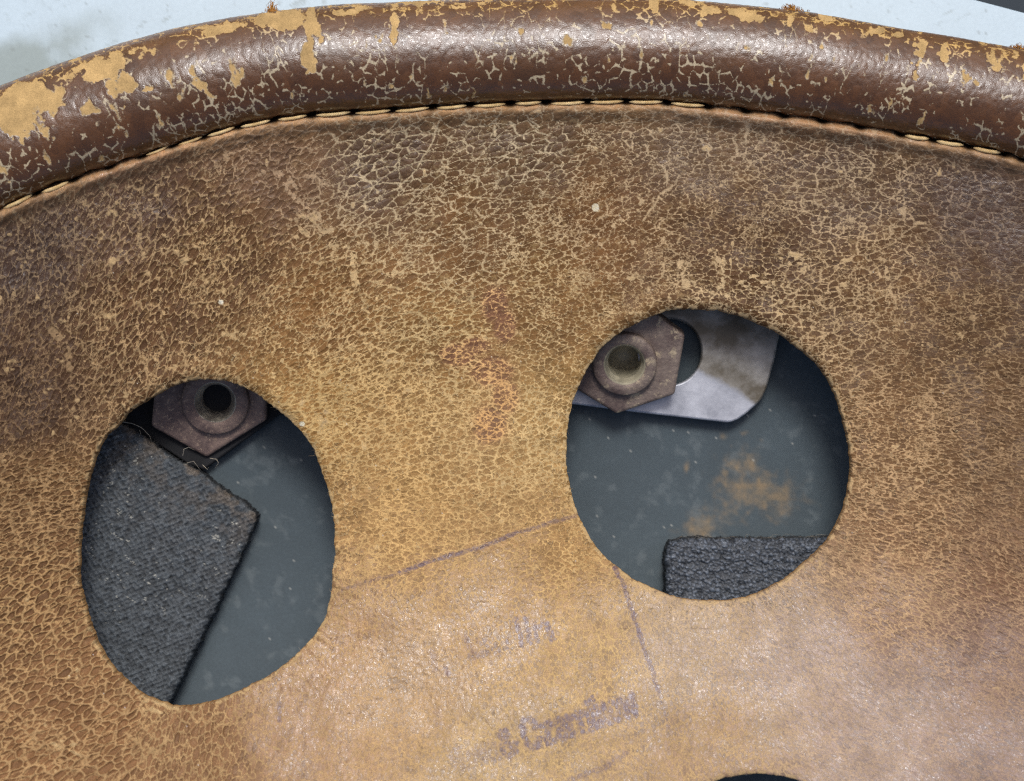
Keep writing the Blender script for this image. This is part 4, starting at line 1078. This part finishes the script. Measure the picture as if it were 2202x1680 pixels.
def plate_mat():
    m, nt, b = new_mat('bare_aluminium_stained')
    tc = N(nt, 'ShaderNodeTexCoord'); mp = N(nt, 'ShaderNodeMapping')
    nt.links.new(tc.outputs['Object'], mp.inputs[0])
    n1 = N(nt, 'ShaderNodeTexNoise'); n1.inputs['Scale'].default_value = 420; n1.inputs['Detail'].default_value = 7; n1.inputs['Roughness'].default_value = .65
    nt.links.new(mp.outputs[0], n1.inputs[0])
    # oily film spreads over the upper part: a tilted boundary in object space
    sx = N(nt, 'ShaderNodeSeparateXYZ'); nt.links.new(tc.outputs['Object'], sx.inputs[0])
    a = P(1500, 800, PZ); bb = P(1640, 880, PZ)
    # f = (y - line(x)) in metres
    sl = (bb.y - a.y) / (bb.x - a.x)
    m1 = N(nt, 'ShaderNodeMath', operation='MULTIPLY_ADD'); nt.links.new(sx.outputs[0], m1.inputs[0]); m1.inputs[1].default_value = -sl; m1.inputs[2].default_value = -(a.y - sl * a.x)
    m2 = N(nt, 'ShaderNodeMath', operation='ADD'); nt.links.new(sx.outputs[1], m2.inputs[0]); nt.links.new(m1.outputs[0], m2.inputs[1])
    m3 = N(nt, 'ShaderNodeMath', operation='MULTIPLY_ADD'); nt.links.new(n1.outputs['Fac'], m3.inputs[0]); m3.inputs[1].default_value = .0022; m3.inputs[2].default_value = -.0011
    m4 = N(nt, 'ShaderNodeMath', operation='ADD'); nt.links.new(m2.outputs[0], m4.inputs[0]); nt.links.new(m3.outputs[0], m4.inputs[1])
    mr = N(nt, 'ShaderNodeMapRange'); mr.inputs['From Min'].default_value = -.0002; mr.inputs['From Max'].default_value = .0005; nt.links.new(m4.outputs[0], mr.inputs['Value'])
    n2 = N(nt, 'ShaderNodeTexNoise'); n2.inputs['Scale'].default_value = 190; n2.inputs['Detail'].default_value = 8; n2.inputs['Roughness'].default_value = .6; nt.links.new(tc.outputs['Object'], n2.inputs[0])
    cr = N(nt, 'ShaderNodeValToRGB'); els = cr.color_ramp.elements
    els[0].position = .40; els[0].color = (*map(float, lin((100, 92, 78))), 1); els[1].position = .62; els[1].color = (*map(float, lin((172, 168, 160))), 1)
    nt.links.new(n2.outputs['Fac'], cr.inputs[0])
    c2 = N(nt, 'ShaderNodeValToRGB'); els = c2.color_ramp.elements
    els[0].position = .35; els[0].color = (*map(float, lin((156, 158, 165))), 1); els[1].position = .75; els[1].color = (*map(float, lin((206, 208, 214))), 1)
    nt.links.new(n1.outputs['Fac'], c2.inputs[0])
    mx = N(nt, 'ShaderNodeMix', data_type='RGBA'); nt.links.new(mr.outputs[0], mx.inputs['Factor']); nt.links.new(c2.outputs[0], mx.inputs['A']); nt.links.new(cr.outputs[0], mx.inputs['B'])
    nt.links.new(mx.outputs['Result'], b.inputs['Base Color'])
    b.inputs['Metallic'].default_value = .4; b.inputs['Roughness'].default_value = .38
    n3 = N(nt, 'ShaderNodeTexNoise'); n3.inputs['Scale'].default_value = 3000; nt.links.new(tc.outputs['Object'], n3.inputs[0])
    bp = N(nt, 'ShaderNodeBump'); bp.inputs['Strength'].default_value = .2; bp.inputs['Distance'].default_value = .00003
    nt.links.new(n3.outputs['Fac'], bp.inputs['Height']); nt.links.new(bp.outputs[0], b.inputs['Normal'])
    return m
pl.data.materials.clear(); pl.data.materials.append(plate_mat())

def lathe(profile, seg=64):
    V = []; Fc = []
    for (r, z) in profile:
        for k in range(seg):
            t = math.tau * k / seg; V.append((r * math.cos(t), r * math.sin(t), z))
    for i in range(len(profile) - 1):
        for k in range(seg):
            k2 = (k + 1) % seg
            Fc.append((i * seg + k, i * seg + k2, (i + 1) * seg + k2, (i + 1) * seg + k))
    return V, Fc

def nut(hexpts, centre, ztop, thick, collar_c, r_out, r_rim, bore_prof, tilt, mats, label, collar_h):
    """hexpts/centre/collar in photo units at ztop (mm); bore_prof: (radius units, depth mm)"""
    t = empty('hex_nut', tuple(P(centre[0], centre[1], ztop)))
    t.rotation_euler = tilt
    bpy.context.view_layer.update()
    k = (CAM - ztop * .001) / CAM * PX
    c0 = Vector(centre)
    loc = [((x - centre[0]) * k, -(y - centre[1]) * k) for x, y in hexpts]
    cc = Vector(((collar_c[0] - centre[0]) * k, -(collar_c[1] - centre[1]) * k))
    circ = [(cc.x + (r_rim + 4) * k * math.cos(a_), cc.y + (r_rim + 4) * k * math.sin(a_)) for a_ in np.linspace(0, math.tau, 48, endpoint=False)]
    me = outline_mesh('nut_body', [round_corners(loc, 6 * k, 3), circ], thick * .001, .00035)
    b = link('nut_body', me, t, mats[0]); b.location = (0, 0, -thick * .0005)
    ch = collar_h * .001
    V, Fc = lathe([(r_out * k + .00012, -.0004), (r_out * k + .00003, .0001), (r_out * k, ch - .00018), (r_out * k - .00018, ch), (r_rim * k + .0002, ch), (r_rim * k, ch - .00012)])
    c = link('collar', mesh_py('collar', V, Fc), t, mats[0]); c.location = (cc.x, cc.y, 0)
    prof = [(r_rim * k, ch - .00012)] + [(r * k, ch - d * .001) for r, d in bore_prof] + [(.00001, ch - bore_prof[-1][1] * .001)]
    V, Fc = lathe(prof)
    s = link('bore', mesh_py('bore', V, Fc), t, mats[1]); s.location = (cc.x, cc.y, 0)
    tag(t, label, 'hex nut', 'hex nuts behind the leather')
    return t

nut([(1326, 896), (1451, 852), (1472, 721), (1385, 652), (1252, 690), (1232, 836)], (1352, 775), -3.9, 2.6, (1343, 781), 69, 45,
    [(42.5, .30), (41.5, .34), (41, .9), (36, 1.15), (35.5, 1.4), (35, 3.0), (34.5, 5.4)], (math.radians(15), math.radians(-3), 0), (M_NUT, M_BORE),
    'brown mottled hex nut with bright open bore, overlapping the aluminium bracket plate', .85)
th_prof = []
for i in range(9):
    rr_ = 44 - i * 1.25; th_prof += [(rr_, .10 + i * .17), (rr_ - .8, .12 + i * .17)]
th_prof += [(32, 1.6), (31.5, 3.9)]
nut([(441, 989), (572, 905), (573, 770), (455, 735), (340, 790), (324, 919)], (455, 862), -5.6, 2.8, (464, 862), 72, 45,
    th_prof, (math.radians(13), math.radians(3), 0), (M_NUT2, M_BORE2),
    'dark purplish brown hex nut above the black felt pad in the left cut-out', .8)

# bracket strip behind the left nut, the shade there painted as near-black
raw = [(200, 700), (690, 700), (690, 880), (600, 893), (440, 1010), (410, 1000), (310, 935), (200, 930)]
me = outline_mesh('bracket_strip', [[tuple(P(x, y, -8.2).to_2d()) for x, y in raw]], .0012, .0002)
bs = link('bracket_strip', me, None, M_SHADE); bs.location = (0, 0, -.0082)
tag(bs, 'flat bracket with shade put into its near-black colour, under the nut in the left cut-out', 'bracket')

# ------------------------------------------------------------------ lint
def strand(pts, r, z):
    xs_ = [p[0] for p in pts]; ys_ = [p[1] for p in pts]; n = 16
    tt = np.linspace(0, len(pts) - 1, n)
    k = np.arange(len(pts))
    return [P(float(np.interp(q, k, xs_)), float(np.interp(q, k, ys_)), z + .5 * math.sin(q)) for q in tt], r * PX
ln = [strand([(262, 907), (285, 911), (305, 920), (322, 938), (326, 950)], 1.0, -5.0), strand([(300, 925), (302, 932), (300, 938)], .8, -5.2),
      strand([(393, 980), (396, 966), (406, 962), (418, 968)], .8, -5.0), strand([(402, 996), (416, 992), (424, 1002), (430, 1010)], .8, -5.0),
      strand([(452, 986), (466, 988), (470, 996), (463, 1006)], .9, -5.0), strand([(436, 1000), (446, 1010), (448, 1006)], .7, -5)]
lo = link('lint_fibre', fibre_mesh('lint_fibre', ln, 4), None, M_LINT)
tag(lo, 'loose curled grey fibres clinging between felt pad and nut in the left cut-out', 'lint', kind='stuff')
rr = random.Random(4); ln2 = []
for _ in range(26):
    x = rr.uniform(1440, 1780); w = rr.uniform(12, 40); h = rr.uniform(3, 12)
    ln2.append(strand([(x, 1160), (x + w * .3, 1160 - h), (x + w * .7, 1160 - h * .9), (x + w, 1162)], .45, float(shell_z(x, 1160)) + 3.7))
lo2 = link('lint_fibre', fibre_mesh('lint_fibre', ln2, 3), None, M_LINT)
tag(lo2, 'fine pale fibres along the top edge of the black rubber strip', 'lint', kind='stuff')

# ------------------------------------------------------------------ pale metal rim behind the roll
def build_rim():
    X, T_, q = grid_px(-200, 2420, 0, 740, 5.0)
    edge_y = (X - 2095) * .262 + .00002 * (X - 2095) ** 2         # far edge of the band, cuts the top right corner
    Y = edge_y + (T_ / 740.0) * (330 - edge_y)
    z = -4.0 + (330 - Y) * PX * 1000 * -.18
    col = lin((188, 206, 214)) * (.88 + .16 * noise(X, Y, 160, 401, 4))[..., None]
    st_ = noise(X, Y, 90, 402, 4, .6)
    ol = sstep(.25, .8, (1 - sstep(0, 430, X + 1.2 * (110 - Y) * -1 * 0 )) * sstep(20, 165, Y + .42 * X - 0) * (.5 + st_))[..., None] * .8
    col = col * (1 - ol) + lin((126, 138, 130)) * ol
    sc = noise(X * .5 + Y * .9, (X * -.5 + Y) * .35, 12, 403, 3, .6)
    dk = (sstep(.66, .8, sc * .7 + .3 * noise(X, Y, 40, 404, 2)) * .55)[..., None]
    col = col * (1 - dk) + lin((128, 140, 136)) * dk
    spn = sstep(.74, .84, noise(X, Y, 16, 405, 3))[..., None] * .4
    col = col * (1 - spn) + lin((110, 118, 112)) * spn
    co = unproj(X, Y, z).reshape(-1, 3)
    # skirt behind the far edge
    ed = np.concatenate([q[:, [0, 1]], q[:, [1, 2]], q[:, [2, 3]], q[:, [3, 0]]]); key = np.sort(ed, 1)
    kk = key[:, 0].astype(np.int64) * len(co) + key[:, 1]
    _, idx, cnt = np.unique(kk, return_index=True, return_counts=True); be = ed[idx[cnt == 1]]
    bv = np.unique(be); rm = np.full(len(co), -1); rm[bv] = len(co) + np.arange(len(bv)); low = co[bv].copy(); low[:, 2] -= .002
    wl = np.stack([be[:, 1], be[:, 0], rm[be[:, 0]], rm[be[:, 1]]], -1)
    cc = col.reshape(-1, 3)
    return mesh_np('metal_rim', np.concatenate([co, low]), np.concatenate([q, wl]), color=np.concatenate([cc, cc[bv]]), gloss=np.full(len(co) + len(bv), .5))
rim = link('metal_rim', build_rim(), None, M_RIM)
tag(rim, 'pale blue scuffed metal rim running behind the rolled leather edge', 'metal rim')

gme = mesh_py('ground', [(-.6, -.6, -.022), (.6, -.6, -.022), (.6, .6, -.022), (-.6, .6, -.022)], [(0, 1, 2, 3)], False)
gr = link('ground', gme, None, M_GROUND); gr['kind'] = 'structure'
print('tris', sum(sum(len(p.vertices) - 2 for p in o.data.polygons) if len(o.data.polygons) < 200000 else 2 * len(o.data.polygons) for o in bpy.data.objects if o.type == 'MESH'))
